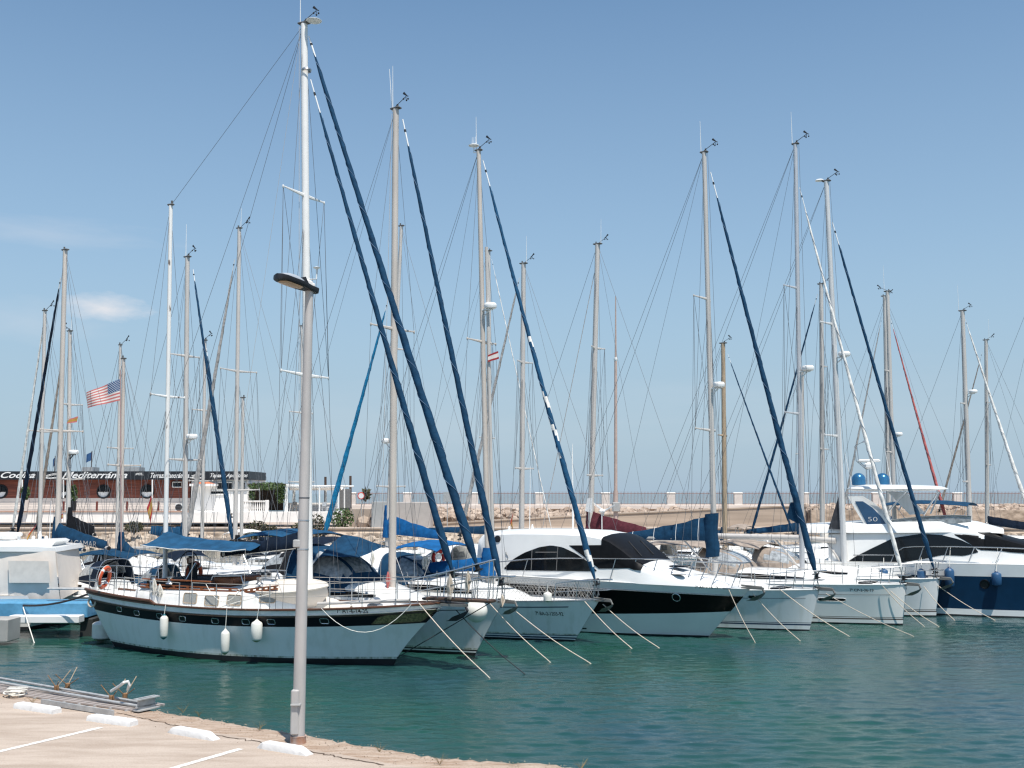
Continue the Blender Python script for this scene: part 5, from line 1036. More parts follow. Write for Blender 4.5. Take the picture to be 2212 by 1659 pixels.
# ---------------------------------------------------------------- restaurant
RY = 116.0
rs = empty('restaurant', (P(260, 1100, RY).x, RY, QZ), 0, 'long red timber clad restaurant with a black lettered fascia and round windows', 'restaurant')
def rpart(name, u0, u1, v0, v1, Y, dep, mat, parent=None, bev=0.):
    a, b = P(u0, v1, Y), P(u1, v0, Y); o_ = rs.location; mb = MB(); mb.box(((a.x + b.x) / 2 - o_.x, Y + dep / 2 - o_.y, (a.z + b.z) / 2 - o_.z), (b.x - a.x, dep, b.z - a.z), bev=bev); return mb.build(name, mat, parent or rs)
rpart('wall', -90, 411, 1030, 1076, RY, 8, BRICKW); rpart('lower_wall', -90, 411, 1076, 1106, RY - .02, 8, WALLB)
rpart('white_wing', 411, 537, 1036, 1127, RY - .4, 8, WALLW)
fa = rpart('fascia', -90, 537, 1018, 1036, RY - 1.0, 8.2, SIGNM)
def sign(body, u, v, wpx, hpx, shear=.45, mat=INKW):
    p = P(u, v, RY - 1.03); vs, fs = text_verts(body, 1, shear, bold=.018); x0, x1 = min(x for x, y in vs), max(x for x, y in vs); y0, y1 = min(y for x, y in vs), max(y for x, y in vs)
    kx, ky = wpx / F * RY / (x1 - x0), hpx / F * RY / (y1 - y0); o_ = rs.location
    mb = MB(); mb.add([(p.x + (x - (x0 + x1) / 2) * kx - o_.x, RY - 1.03 - o_.y, p.z + (y - (y0 + y1) / 2) * ky - o_.z) for x, y in vs], fs); return mb.build('sign_lettering', mat, fa, smooth=False)
sign('Cocina', 39, 1026, 74, 13); sign('Mediterránea', 205, 1026, 139, 14); sign('AMSTEL', 301, 1024, 17, 5, 0); sign('Terraza Panorámica', 367, 1027, 82, 11); sign('Tapas y Aperitivos', 495, 1028, 80, 11)
for u in (110, 426):                                               # the small boat emblem between the words
    p = P(u, 1027, RY - 1.04); o_ = rs.location; mb = MB(); k = RY / F
    for pts in ([(-16, -4), (-4, -5.5), (14, -4), (16, -3)], [(-12, -1), (0, 2.5), (14, 4.5)], [(-10, -2.5), (2, .5), (13, 2)], [(-14, -5.5), (0, -6.5), (15, -5.5)]): mb.tube([Vector((p.x + a * k - o_.x, RY - 1.05 - o_.y, p.z + b * k - o_.z)) for a, b in pts], .028, 4)
    mb.build('sign_emblem', INKW, fa)
for u in (2, 134, 224, 318):
    p = P(u, 1062, RY) - rs.location; mb = MB(); mb.lathe([(.78, -.1), (.72, .0), (.58, .0), (.58, .12)], p + Vector((0, -.06, 0)), 28, M=Matrix.Rotation(R(90), 4, 'X')); w = mb.build('round_window', BLK, rs)
    mb = MB(); mb.lathe([(0, 0), (.6, 0)], p + Vector((0, -.04, 0)), 24, M=Matrix.Rotation(R(90), 4, 'X')); mb.build('pane', GLASS, w)
    mb = MB(); mb.prism([(.57 * math.cos(a), .57 * math.sin(a)) for a in [math.pi + math.pi * k / 14 for k in range(15)]], 0, .02, Matrix.Translation(p + Vector((0, -.06, 0))) @ Matrix.Rotation(R(90), 4, 'X')); mb.build('half_curtain', WALLW, w)
    mb = MB(); mb.box(p + Vector((0, -.1, .25)), (.07, .05, .66)); mb.box(p + Vector((0, -.1, 0)), (1.15, .05, .06)); mb.build('glazing_bar', BLK, w)
for u in (48, 137, 329): 
    a, b = P(u, 1076, RY - 1.2), P(u, 1036, RY - 1.2); cylinder_between('porch_post', a - rs.location, b - rs.location, .07, WPL, rs, 8)
for u0, u1, v0, v1 in ((370, 390, 1041, 1052), (468, 502, 1042, 1058), (505, 515, 1042, 1058), (520, 530, 1042, 1058), (455, 490, 1060, 1068)):
    w = rpart('window', u0, u1, v0, v1, RY - .46 if u0 > 400 else RY - .06, .2, GLASS)
    a, b = P(u0, v1, RY - .5), P(u1, v0, RY - .5); mb = MB(); o_ = rs.location; yy = (RY - .5 if u0 > 400 else RY - .09) - o_.y
    mb.tube([(a.x - o_.x, yy, a.z - o_.z), (b.x - o_.x, yy, a.z - o_.z), (b.x - o_.x, yy, b.z - o_.z), (a.x - o_.x, yy, b.z - o_.z), (a.x - o_.x, yy, a.z - o_.z)], .06, 4); mb.build('window_frame', WPL, w)
rpart('canopy', 409, 467, 1045, 1050, RY - 1.4, 1.2, WALLW)
mb = MB(); p = P(440, 1045, RY - .9) - rs.location; mb.lathe([(1.2, 0), (0, .35)], p, 4, M=Matrix.Scale(.6, 4, (0, 1, 0))); mb.build('tiled_canopy', ROOFT, rs)
for u0, u1 in ((177, 200), (258, 300)): rpart('roof_unit', u0, u1, 1009, 1019, RY + 3, 2, GALV)
a = rpart('air_conditioner', 378, 402, 1088, 1104, RY - 1.0, .5, WPL, bev=.04); p = P(386, 1096, RY - 1.02) - rs.location; mb = MB(); mb.lathe([(.36, 0), (.36, .03), (0, .04)], p, 18, M=Matrix.Rotation(R(90), 4, 'X')); mb.build('fan', BLK, a)
rpart('fascia_light', 395, 402, 1029, 1034, RY - 1.3, .3, WPL)
# terrace wall, red posts, pots
tw = slab('terrace_wall', -90, 730, 1106, 1128, 111, 4.5, WALLW); tag(tw, 'long whitewashed terrace wall in front of the restaurant', 'wall')
ll = slab('terrace_ledge', -90, 411, 1103.5, 1106, 110.9, 1, M('brick ledge', (.50, .32, .25), .9)); tag(ll, 'thin brick coloured ledge on top of the white terrace wall', 'ledge')
for i, (u, d) in enumerate(((137, 'left'), (209, 'second'), (274, 'third'), (342, 'right'))):
    a, b = P(u, 1103, 111.2), P(u, 1083, 111.2); mb = MB(); mb.box((0, 0, (b.z - a.z) / 2), (.17, .17, b.z - a.z), bev=.02); o = mb.build('terrace_post', M('red brown post', (.16, .035, .025), .7)); o.location = a; tag(o, f'red brown terrace post, {ORD[i]} from the left', 'post', 'red brown posts along the terrace')
mb = MB()
for k in range(4): z = P(0, 1084 + k * 5.5, 111.3).z; mb.tube([P(-90, 0, 111.3) * 0 + Vector((P(-90, 1090, 111.3).x, 111.3, z)), Vector((P(411, 1090, 111.3).x, 111.3, z))], .012, 4)
o = mb.build('cable_railing', WIRE); tag(o, 'thin cable railing between the red brown terrace posts', 'railing')
LEAF = M('green leaves', (.035, .075, .02), .7, col2=(.10, .15, .045), scale=8); LEAFD = M('dry shrub leaves', (.10, .085, .05), .8, col2=(.05, .06, .025), scale=6)
def leaves(mb, n, c, rx, ry, rz, s, rad=.35):
    for _ in range(n):
        while True:
            p = Vector((rnd.uniform(-1, 1), rnd.uniform(-1, 1), rnd.uniform(-1, 1)))
            if p.length < 1 and rnd.random() < p.length + rad: break
        p = Vector((p.x * rx, p.y * ry, p.z * rz)) + Vector(c); a = Vector((rnd.gauss(0, 1), rnd.gauss(0, 1), rnd.gauss(0, 1))).normalized(); b = a.cross(Vector((rnd.gauss(0, 1), rnd.gauss(0, 1), rnd.gauss(0, 1)))).normalized(); k = s * rnd.uniform(.6, 1.4)
        mb.add([p - a * k, p + b * k * .45, p + a * k, p - b * k * .45], [(0, 1, 2, 3)])
def potplant(label, u, vt, vm, vb, Y, pw, potm):
    b = P(u, vb, Y); zt, zm = P(u, vt, Y).z - b.z, P(u, vm, Y).z - b.z; e = empty('potted_plant', b, 0, label, 'potted plant', 'potted plants on the terrace'); mb = MB()
    w = pw / F * Y / 2; mb.lathe([(0, 0), (w * .8, 0), (w, zm), (w * .85, zm), (w * .8, zm - .08), (0, zm - .08)], (0, 0, 0), 14); mb.build('pot', potm, e)
    mb = MB(); leaves(mb, 420, (0, 0, (zt + zm) / 2), w * .95, w * .95, (zt - zm) / 2 + .15, .17); mb.build('foliage', LEAF, e); mb = MB(); mb.tube([(0, 0, zm - .1), (.05, 0, (zt + zm) / 2), (0, .03, zt - .2)], [.04, .03, .01], 6); mb.build('stem', TEAKD, e)
potplant('tall potted plant in a dark planter beside the second round window', 158, 1051, 1082, 1103, 110.6, 14, BLK)
potplant('bushy potted plant in a pale planter right of the first round window', 53, 1049, 1080, 1104, 110.8, 17, WALLB)
potplant('potted plant in a pale planter behind the mast with the US flag', 257, 1052, 1082, 1104, 110.8, 12, WALLB)
# pergola, balustrade, terrace furniture
vg = empty('vine_pergola', P(577, 1104, 113), 0, 'vine covered pergola with an open dark interior, right of the restaurant', 'pergola'); o_ = vg.location
mb = MB()
for u in (541, 616): 
    for y in (113, 117): a, b = P(u, 1106, 113), P(u, 1046, 113); mb = MB(); mb.tube([Vector((a.x, y, a.z)) - o_, Vector((a.x, y, b.z)) - o_], .07, 6); mb.build('post', WPL, vg)
mb = MB(); a, b = P(536, 1046, 113), P(618, 1046, 113); mb.box(((a.x + b.x) / 2 - o_.x, 2.2, a.z - o_.z), (b.x - a.x, 5, .12)); mb.build('roof', TEAKD, vg)
mb = MB(); a, b = P(541, 1103, 117.2), P(612, 1048, 117.2); mb.box(((a.x + b.x) / 2 - o_.x, 4.4, (a.z + b.z) / 2 - o_.z), (b.x - a.x, .1, b.z - a.z)); mb.build('back_screen', M('dark brown back panel', (.05, .035, .025), .9), vg)  # plain dark brown panel across the back of the pergola
mb = MB(); leaves(mb, 900, P(577, 1050, 113) - o_, 2.0, 1.8, .38, .14, .8); leaves(mb, 420, P(607, 1066, 113) - o_, .55, .5, 1.1, .14, .8); leaves(mb, 300, P(545, 1066, 113) - o_, .3, .5, 1.0, .14, .8); mb.build('foliage', LEAF, vg)
bl_ = empty('balustrade', P(553, 1106, 111.3), 0, 'white turned balustrade at the end of the restaurant wing', 'balustrade'); o_ = bl_.location
a, b = P(526, 1083, 111.3), P(572, 1106, 111.3); mb = MB(); mb.box(((a.x + b.x) / 2 - o_.x, 0, a.z - o_.z), (b.x - a.x, .25, .14), bev=.03); mb.build('top_rail', WALLW, bl_)
for k in range(10):
    x = lerp(a.x, b.x, (k + .5) / 10) - o_.x; h = a.z - o_.z; mb = MB(); mb.lathe([(.09, 0), (.09, .1), (.05, .18), (.1, h * .35), (.06, h * .65), (.05, h * .85), (.09, h * .95)], (x, 0, 0), 8); mb.build('baluster', WALLW, bl_)
mb = MB(); mb.box((b.x - o_.x + .2, 0, (a.z - o_.z) / 2 + .05), (.35, .35, a.z - o_.z + .15), bev=.03); mb.build('end_post', WALLW, bl_)
pg = empty('terrace_pergola', P(680, 1104, 113), 0, 'open white pergola frame with a rolled awning over the sea terrace', 'pergola'); o_ = pg.location
mb = MB(); k = lambda u, v, y: Vector((P(u, v, 113).x, y, P(u, v, 113).z)) - o_
for u in (620, 690, 731):
    for y in (113, 117): mb = MB(); mb.tube([k(u, 1106, y), k(u, 1052, y)], .08, 6); mb.build('post', WPL, pg)
mb = MB()
for y in (113, 117): mb.tube([k(605, 1050, y), k(752, 1050, y)], .09, 6); mb.tube([k(618, 1047, y), k(731, 1053, y)], .06, 6)
for u in (620, 655, 690, 731): mb.tube([k(u, 1050, 113), k(u, 1050, 117)], .06, 6)
mb.build('beams', WPL, pg); mb = MB(); c = k(675, 1056, 114); g = [[Vector((k(622, 1052, 113).x + i * (k(729, 1052, 113).x - k(622, 1052, 113).x) / 12, y - 0, k(650, 1052, 113).z - .05 - .28 * math.sin(j * math.pi / 2) ** 2)) for j, y in enumerate((113.2 - o_.y, 114 - o_.y, 115 - o_.y, 116 - o_.y, 116.8 - o_.y))] for i in range(13)]; mb.grid(g); mb.build('awning', WHITEC, pg)
slab('low_wall', 618, 731, 1086, 1106, 117.5, .3, WALLW, None).update_tag(); bpy.data.objects['low_wall']['label'] = 'low white sea wall under the terrace pergola'; bpy.data.objects['low_wall']['category'] = 'wall'
def chair(label, u, Y, rz, mat):
    e = empty('terrace_chair', Vector((P(u, 1106, Y).x, Y, P(u, 1106, 111).z)), rz, label, 'chair', 'chairs on the sea terrace')
    mb = MB(); mb.box((0, 0, .45), (.45, .45, .05), bev=.02); mb.build('seat', mat, e); mb = MB(); mb.box((0, .2, .75), (.42, .05, .45), bev=.02); mb.build('backrest', mat, e)
    for x in (-.19, .19):
        for y in (-.19, .19): mb = MB(); mb.tube([(x, y, 0), (x, y, .45)], .025, 5); mb.build('leg', mat, e)
for i, u in enumerate((636, 652, 668, 700, 712, 722)): chair(('grey wicker chair' if i < 3 else 'white plastic chair') + f' on the sea terrace, {ORD[i]} from the left', u, 113.5 + (i % 2) * .8, i * 1.1, M('grey wicker', (.20, .18, .16), .8) if i < 3 else WPL)
def box_thing(name, label, cat, u0, u1, v0, v1, Y, dep, mat, bev=.03, group=None): o = slab(name, u0, u1, v0, v1, Y, dep, mat, None, bev); tag(o, label, cat, group); return o
SHED = M('grey shed panels', (.42, .42, .41), .6, .2, var=.05)
box_thing('utility_shed', 'large grey metal utility shed on the quay, right of the tan mast', 'shed', 852, 930, 1085, 1146, 107.5, 3.5, M('warm grey shed panels', (.44, .40, .37), .65, var=.05))
box_thing('utility_cabinet', 'narrow bluish grey cabinet on the quay, left of the tan mast', 'cabinet', 802, 836, 1084, 1145, 107.0, 2.0, SHED)
box_thing('utility_cabinet', 'grey mesh gate panel next to the first railing pillar', 'cabinet', 733, 757, 1056, 1102, 118, .4, M('grey mesh panel', (.16, .16, .16), .7))
box_thing('utility_cabinet', 'low concrete bunker below the first railing pillars', 'bunker', 756, 800, 1099, 1140, 109.5, 4, CONC)
sg = empty('road_sign', P(780, 1141, 108), 0, 'round white sign with a red ring on a post at the quay', 'road sign'); o_ = sg.location
mb = MB(); mb.tube([(0, 0, 0), (0, 0, 3.4)], .04, 8); mb.build('sign_post', GALV, sg); c = P(780, 1071, 107.9) - o_; Mx = Matrix.Rotation(R(90), 4, 'X')
mb = MB(); mb.lathe([(0, 0), (.26, 0)], c + Vector((0, -.02, 0)), 24, M=Mx); mb.build('sign_face', WPL, sg); mb = MB(); mb.torus(c, .29, .06, Mx, 24, 6, sq=.4); mb.build('sign_ring', REDP, sg)
tp = empty('traffic_sign', P(966, 1142, 107.5), 0, 'back of a grey square sign on a post at the quay', 'road sign'); o_ = tp.location; mb = MB(); mb.tube([(0, 0, 0), (0, 0, 3.4)], .04, 8); mb.build('sign_post', GALV, tp)
c = P(966, 1074, 107.4) - o_; mb = MB(); mb.box(c, (.75, .04, .95), bev=.02); mb.build('sign_plate', GALV, tp)
lp = empty('light_pole', P(1330, 1142, 109), 0, 'slim pinkish light pole with a box at mid height, right of the maroon cover', 'street lamp'); o_ = lp.location; q = lambda v, u=1330: P(u, v, 109) - o_
POLE = M('pinkish pole paint', (.50, .38, .33), .6); mb = MB(); mb.tube([q(1142), q(1060)], .22, 12); mb.tube([q(1060), q(900), q(775)], [.17, .15, .14], 10); mb.tube([q(775), q(640)], [.1, .05], 8); mb.build('pole', POLE, lp)
mb = MB(); mb.box(q(1095) + Vector((0, -.15, 0)), (.75, .5, .9), bev=.04); mb.build('pole_box', SHED, lp); mb = MB(); mb.lathe([(0, .25), (.16, .2), (.2, 0), (.1, -.2), (0, -.22)], q(777), 12); mb.build('camera_ball', WPL, lp)
for u, vt, lab in ((197, 974, 'dark blue flag on a short pole above the restaurant roof'), (118, 985, 'folded blue flag on a pole behind the leftmost masts')):
    e = empty('flag_pole', P(u, 1020, 122), 0, lab, 'flag pole', 'flag poles on the restaurant roof'); h = P(u, vt, 122).z - e.location.z; mb = MB(); mb.tube([(0, 0, -.5), (0, 0, h)], .05, 6); mb.build('pole', TEAKD, e)
    w = -.6 if u > 150 else -.25; mb = MB(); mb.grid([[(w * t, .06 * math.sin(t * 7), h - .1 - z - .3 * t) for z in (0, .45, .9)] for t in (0, .3, .6, 1)]); mb.build('flag_cloth', FB, e)
for u, v, lab in ((703, 1030, 'short dark chimney pipe right of the lamp post'), (757, 1028, 'thin dark chimney pipe with a ring, above the grey mesh gate')): a, b = P(u, 1100, 119), P(u, v, 119); o = cylinder_between('vent_pipe', a, b, .13, TEAKD, None, 8); tag(o, lab, 'pipe')
# shrubs
def shrub(label, u, v, Y, rx, rz, n, mat, s=.16):
    b = P(u, v, Y); e = empty('shrub', b, 0, label, 'shrub', 'shrubs on the far shore'); mb = MB(); leaves(mb, n, (0, 0, rz), rx, rx * .7, rz, s, .5); mb.build('foliage', mat, e); mb = MB()
    for k in range(5): mb.tube([(0, 0, -.2), (rnd.uniform(-.5, .5) * rx, 0, rz), (rnd.uniform(-.8, .8) * rx, 0, rz * 1.7)], [.05, .03, .01], 5)
    mb.build('stems', TEAKD, e)
for a in (('dry brown shrub at the quay foot left of the taupe cover', 555, 1168, 103, 1.3, .9, 500, LEAFD), ('dry shrub at the quay foot above the navy covers', 655, 1160, 103, 1.2, .7, 420, LEAFD), ('dry shrub just right of the lamp post at the quay foot', 682, 1172, 102.5, 1.0, 1.3, 450, LEAFD), ('green shrub beside the end of the white ramp wall', 738, 1146, 108, 1.2, 1.1, 500, LEAF), ('low dry shrub at the quay foot near the restaurant middle', 290, 1150, 103, .9, .5, 260, LEAFD), ('small palm like plant above the round sign', 790, 1080, 120, .5, .6, 110, LEAFD, .3), ('scrubby plant at the top of the quay between tan mast and shed', 590, 1163, 103, .9, .6, 260, LEAFD)): shrub(*a)
# ================================================================= near quay
EDGE = [(-60, 1480), (0, 1487), (160, 1506), (330, 1532), (480, 1556), (640, 1583), (760, 1606), (920, 1630), (1080, 1643), (1210, 1651), (1340, 1680), (1700, 1800)]
ED = [PZ(u, v, 1.0) for u, v in EDGE]; ED = [Vector((-26, 33, 1.0))] + ED + [Vector((22, 3, 1.0))]
pts = []
for a, b in zip(ED, ED[1:]):
    n = max(1, int((b - a).length / .12))
    pts += [a.lerp(b, i / n) for i in range(n)]
d = (ED[6] - ED[2]).normalized(); nrm = Vector((-d.y, d.x, 0)); nrm = nrm if nrm.y > 0 else -nrm
w = 0; edge = []
for p in pts: w = w * .85 + rnd.gauss(0, .012); edge.append(p + nrm * w + nrm * .03 * math.sin(p.x * 1.7))
DUST = bpy.data.materials.new('dusty quay paving'); DUST.use_nodes = True
def build_dust(m, c1, c2, c3, sc=1.):
    nt = m.node_tree; N_, L_ = nt.nodes, nt.links; b = N_['Principled BSDF']; b.inputs['Roughness'].default_value = .92; b.inputs['Specular IOR Level'].default_value = .2
    tc = N_.new('ShaderNodeTexCoord'); mp = N_.new('ShaderNodeMapping'); mp.inputs['Rotation'].default_value = (0, 0, R(31)); mp.inputs['Scale'].default_value = (.38, 1.9, 1); L_.new(tc.outputs['Object'], mp.inputs[0])
    n1 = N_.new('ShaderNodeTexNoise'); n1.inputs['Scale'].default_value = 1.6 * sc; n1.inputs['Detail'].default_value = 7; n1.inputs['Roughness'].default_value = .62; L_.new(mp.outputs[0], n1.inputs['Vector'])
    r1 = N_.new('ShaderNodeValToRGB'); e = r1.color_ramp.elements; e[0].position, e[1].position = .36, .6; e[0].color, e[1].color = (*c2, 1), (*c1, 1); L_.new(n1.outputs['Fac'], r1.inputs[0])
    n2 = N_.new('ShaderNodeTexNoise'); n2.inputs['Scale'].default_value = 38; n2.inputs['Detail'].default_value = 6; L_.new(tc.outputs['Object'], n2.inputs['Vector'])
    r2 = N_.new('ShaderNodeValToRGB'); e = r2.color_ramp.elements; e[0].position, e[1].position = .36, .5; e[0].color, e[1].color = (*c3, 1), (1, 1, 1, 1); L_.new(n2.outputs['Fac'], r2.inputs[0])
    mx = N_.new('ShaderNodeMix'); mx.data_type = 'RGBA'; mx.blend_type = 'MULTIPLY'; mx.inputs['Factor'].default_value = .4; L_.new(r1.outputs[0], mx.inputs['A']); L_.new(r2.outputs[0], mx.inputs['B']); L_.new(mx.outputs['Result'], b.inputs['Base Color'])
    bp = N_.new('ShaderNodeBump'); bp.inputs['Strength'].default_value = .5; bp.inputs['Distance'].default_value = .03; L_.new(n2.outputs['Fac'], bp.inputs['Height']); L_.new(bp.outputs[0], b.inputs['Normal'])
build_dust(DUST, (.50, .42, .35), (.39, .315, .255), (.62, .56, .52))
EDGEM = bpy.data.materials.new('crumbling quay edge'); EDGEM.use_nodes = True; build_dust(EDGEM, (.46, .37, .295), (.33, .235, .17), (.42, .36, .30), 3)
mb = MB(); g = []
for p in edge: q = p - nrm * 1.0; g.append([p + nrm * .12 + Vector((0, 0, -3)), p + nrm * .04 + Vector((0, 0, -.25)), p + Vector((0, 0, -.05 + rnd.uniform(-.03, .03))), p - nrm * .1 + Vector((0, 0, rnd.uniform(-.015, .02))), p - nrm * .3 + Vector((0, 0, rnd.uniform(-.012, .018))), p - nrm * .5 + Vector((0, 0, rnd.uniform(0., .012))), p - nrm * .72 + Vector((0, 0, -.0))])
mb.grid(g); o = mb.build('quay_edge', EDGEM, smooth=True); tag(o, kind='structure')
mb = MB(); inner = [p - nrm * .6 for p in edge[::6]]; far = [p - nrm * 40 for p in edge[::6]]
mb.grid([[a + Vector((0, 0, .0)), a - nrm * 1.2, a - nrm * 4, b] for a, b in zip(inner, far)]); o = mb.build('quay', DUST, smooth=False); tag(o, kind='structure')
# crack along the slab joint
cr = [PZ(u, v, 1.006) for u, v in ((250, 1540), (330, 1556), (410, 1573), (470, 1588), (545, 1599), (640, 1614), (700, 1630), (760, 1640), (840, 1655))]
mb = MB(); q = []
for a, b in zip(cr, cr[1:]):
    for i in range(8): q.append(a.lerp(b, i / 8) + Vector((rnd.gauss(0, .02), rnd.gauss(0, .03), 0)))
mb.grid([[p + nrm * (.012 + .014 * rnd.random() * (1 if p.x > -6 else .3)), p - nrm * (.006 + .012 * rnd.random())] for p in q]); o = mb.build('joint_crack', M('dark crack', (.10, .07, .05), .95)); tag(o, kind='structure')
MARK = M('worn white road paint', (.74, .71, .66), .8, col2=(.52, .44, .37), scale=9, contrast=(.55, .72), det=7)
for i, (u0, v0, u1, v1) in enumerate(((-60, 1637, 218, 1571), (330, 1672, 520, 1617), (-60, 1507, 28, 1497))):
    a, b = PZ(u0, v0, 1.005), PZ(u1, v1, 1.005); e = (b - a).normalized(); s_ = Vector((-e.y, e.x, 0)) * .06; n = 30; mb = MB(); mb.grid([[a.lerp(b, k / n) - s_ * (1 + rnd.uniform(-.12, .12)), a.lerp(b, k / n) + s_ * (1 + rnd.uniform(-.12, .12))] for k in range(n + 1)]); o = mb.build('parking_line', MARK); tag(o, kind='structure')
BLOCKP = M('whitewashed concrete block', (.70, .695, .68), .75, var=.03, scale=6, bump=.25, bscale=9)
for u0, v0, u1, v1, ends, lab in ((30, 1530, 115, 1543, 0, 'white wheel stop furthest left on the quay, with square ends'), (188, 1557, 281, 1570, 0, 'white wheel stop between the two painted parking lines, below the metal gangway'), (362, 1583, 460, 1601, 1, 'white wheel stop with a broken tapered right end, beside the cracked slab joint'), (555, 1616, 662, 1634, 1, 'white wheel stop at the foot of the lamp post')):
    a, b = PZ(u0, v0, 1.0), PZ(u1, v1, 1.0); L = (b - a).length; c = (a + b) / 2 + nrm * .08; ang = math.atan2(b.y - a.y, b.x - a.x); h, w = .105, .2
    mb = MB(); g = []; nn = 26
    for i in range(nn + 1):
        t = i / nn; tl = min(1, t / (.10 if ends else .02)); tr = min(1, (1 - t) / (.22 if ends else .02)); k = min(tl, tr) ** .8; k = max(k, .12 if ends else .8); z = h * k + rnd.uniform(-.0015, .0015); ww = w / 2 * (1 if not ends else lerp(.8, 1, k))
        x = (t - .5) * L; j = lambda s: rnd.uniform(-s, s)
        g.append([(x, -ww - j(.004), -.01), (x, -ww * .93 + j(.002), z * .86), (x, -ww * .84, z * .98), (x, -ww * .3, z), (x, ww * .3, z), (x, ww * .84, z * .98), (x, ww * .93, z * .86), (x, ww, -.01)])
    mb.grid(g); mb.f += [tuple(range(8)), tuple(len(mb.v) - 8 + i for i in range(7, -1, -1))]; mb.m += [0, 0]
    o = mb.build('wheel_stop', BLOCKP, angle=35); o.location = c; o.rotation_euler = (0, 0, ang); tag(o, lab, 'wheel stop', 'white wheel stops on the quay')
# gravel on the edge
mb = MB()
for _ in range(2600):
    p = edge[rnd.randrange(60, len(edge) - 20)] - nrm * abs(rnd.gauss(.0, .38)) + d * rnd.uniform(-.2, .2); r = rnd.uniform(.004, .015); 
    vs = [p + Vector((rnd.uniform(.6, 1.2) * r * x, rnd.uniform(.6, 1.2) * r * y, .004 + rnd.uniform(.5, 1) * r * z + r * .4)) for x, y, z in ((1, 0, 0), (0, 1, 0), (-1, 0, 0), (0, -1, 0), (0, 0, 1), (0, 0, -1))]
    mb.add(vs, [(0, 1, 4), (1, 2, 4), (2, 3, 4), (3, 0, 4), (1, 0, 5), (2, 1, 5), (3, 2, 5), (0, 3, 5)])
o = mb.build('loose_gravel', M('pale gravel', (.28, .21, .15), .95, col2=(.48, .40, .33), scale=20), smooth=False); tag(o, 'loose pale gravel crumbled off the quay edge', 'gravel', kind='stuff')
mb = MB()
for u, v in ((70, 1520), (25, 1505), (395, 1540), (430, 1548), (950, 1652), (820, 1625), (20, 1500), (560, 1578), (1255, 1663)):
    p = PZ(u, v, 1.0)
    for _ in range(8): a = rnd.uniform(0, 6.28); mb.tube([p, p + Vector((.05 * math.cos(a), .05 * math.sin(a), .07)), p + Vector((.12 * math.cos(a), .12 * math.sin(a), .09 + .08 * rnd.random()))], [.003, .003, .001], 3)
o = mb.build('dry_grass_tufts', M('dry grass', (.22, .16, .07), .9), smooth=False); tag(o, 'sparse dry grass tufts along the quay edge', 'grass', kind='stuff')
# lamp post
base = PZ(644, 1606, 1.0); YL = base.y; top = P(668, 628, YL)
LMP = empty('street_lamp', base, 0, 'tall grey steel lamp post with a dark flat lamp head, on the near quay', 'street lamp'); o_ = base; ax = top - base
PST = M('weathered galvanised post', (.45, .435, .42), .6, .15, var=.08, scale=5, stretch=(1, 1, .25), bump=.06, bscale=40)
mb = MB(); mb.tube([ax * t for t in (0, .12, .3, .6, .85, 1)], [.103, .100, .094, .084, .074, .068], 24); mb.build('post', PST, LMP)
mb = MB(); mb.lathe([(.13, 0), (.125, .1), (.135, .125), (.11, .13)], (0, 0, 0), 24); mb.build('base_collar', M('rust stained collar', (.42, .36, .33), .7, col2=(.40, .20, .12), scale=9), LMP)
k = lambda u, v, dy=0.: P(u, v, YL + dy) - o_
mb = MB(); a = k(636, 1557, -.11); b_ = k(637, 1521, -.11); mb.box(((a.x + b_.x) / 2 - .0, -.07, (a.z + b_.z) / 2), (.13, .13, b_.z - a.z + .45), bev=.02); mb.build('access_door', PST, LMP)
mb = MB(); mb.box(k(640, 1521, -.1), (.16, .16, .02)); mb.build('door_lid', GALV, LMP)
mb = MB(); mb.box(k(645, 1174, -.02) + Vector((-.02, 0, 0)), (.125, .13, .125), bev=.012); jb = mb.build('junction_box', GALV, LMP)
mb = MB(); mb.tube([k(646, 1183), k(643, 1200), k(643, 1212), k(650, 1208)], .012, 6); mb.build('cable_loop', GALV, jb)
for v in (1134, 1196, 1085): t = (1606 - v) / (1606 - 628); mb = MB(); r = lerp(.103, .068, t) + .004; mb.lathe([(r, -.012), (r + .004, 0), (r, .012)], ax * t, 20); mb.build('strap', STEEL if v != 1085 else WIRE, LMP)
hd = {}
# lamp head: a flat dark tray reaching left and toward the viewer
tip = P(598, 595, YL - .62) - o_; tail = P(684, 628, YL + .12) - o_; axis = (tail - tip); L = axis.length; ex = axis.normalized(); ey = Vector((0, 0, 1)).cross(ex).normalized(); ez = ex.cross(ey)
def hp(x, y, z): return tip + ex * x + ey * y + ez * z
prof = [(0, .035), (.03, .11), (.12, .155), (.45 * L, .165), (.62 * L, .15), (.78 * L, .10), (.97 * L, .085), (L, .055)]
g = []
for x, w_ in prof: g.append([hp(x, -w_, -.03), hp(x, -w_ * .9, -.055), hp(x, 0, -.06), hp(x, w_ * .9, -.055), hp(x, w_, -.03), hp(x, w_, .02), hp(x, w_ * .8, .035), hp(x, 0, .04), hp(x, -w_ * .8, .035), hp(x, -w_, .02)])
mb = MB(); mb.grid(g, 0, True); mb.f += [tuple(range(10)), tuple(len(mb.v) - 1 - i for i in range(10))]; mb.m += [0, 0]; hdo = mb.build('lamp_head', BLK, LMP)
mb = MB(); g = []
for i in range(13):
    t = i / 12; x = lerp(.05, .66 * L, t); w_ = .14 * math.sin(math.pi * min(1, .08 + .92 * t)) ** .4 if t < .5 else .14 * math.sin(math.pi * (.08 + .86 * t)) ** .5; hh = .085 * math.sin(math.pi * (.04 + .92 * t)) ** .7
    g.append([hp(x, w_ * math.cos(a), .03 + hh * math.sin(a)) for a in [math.pi * j / 10 for j in range(11)]])
mb.grid(g); mb.build('housing', M('silver lamp housing', (.60, .62, .63), .3, .4), hdo)
mb = MB(); g = []
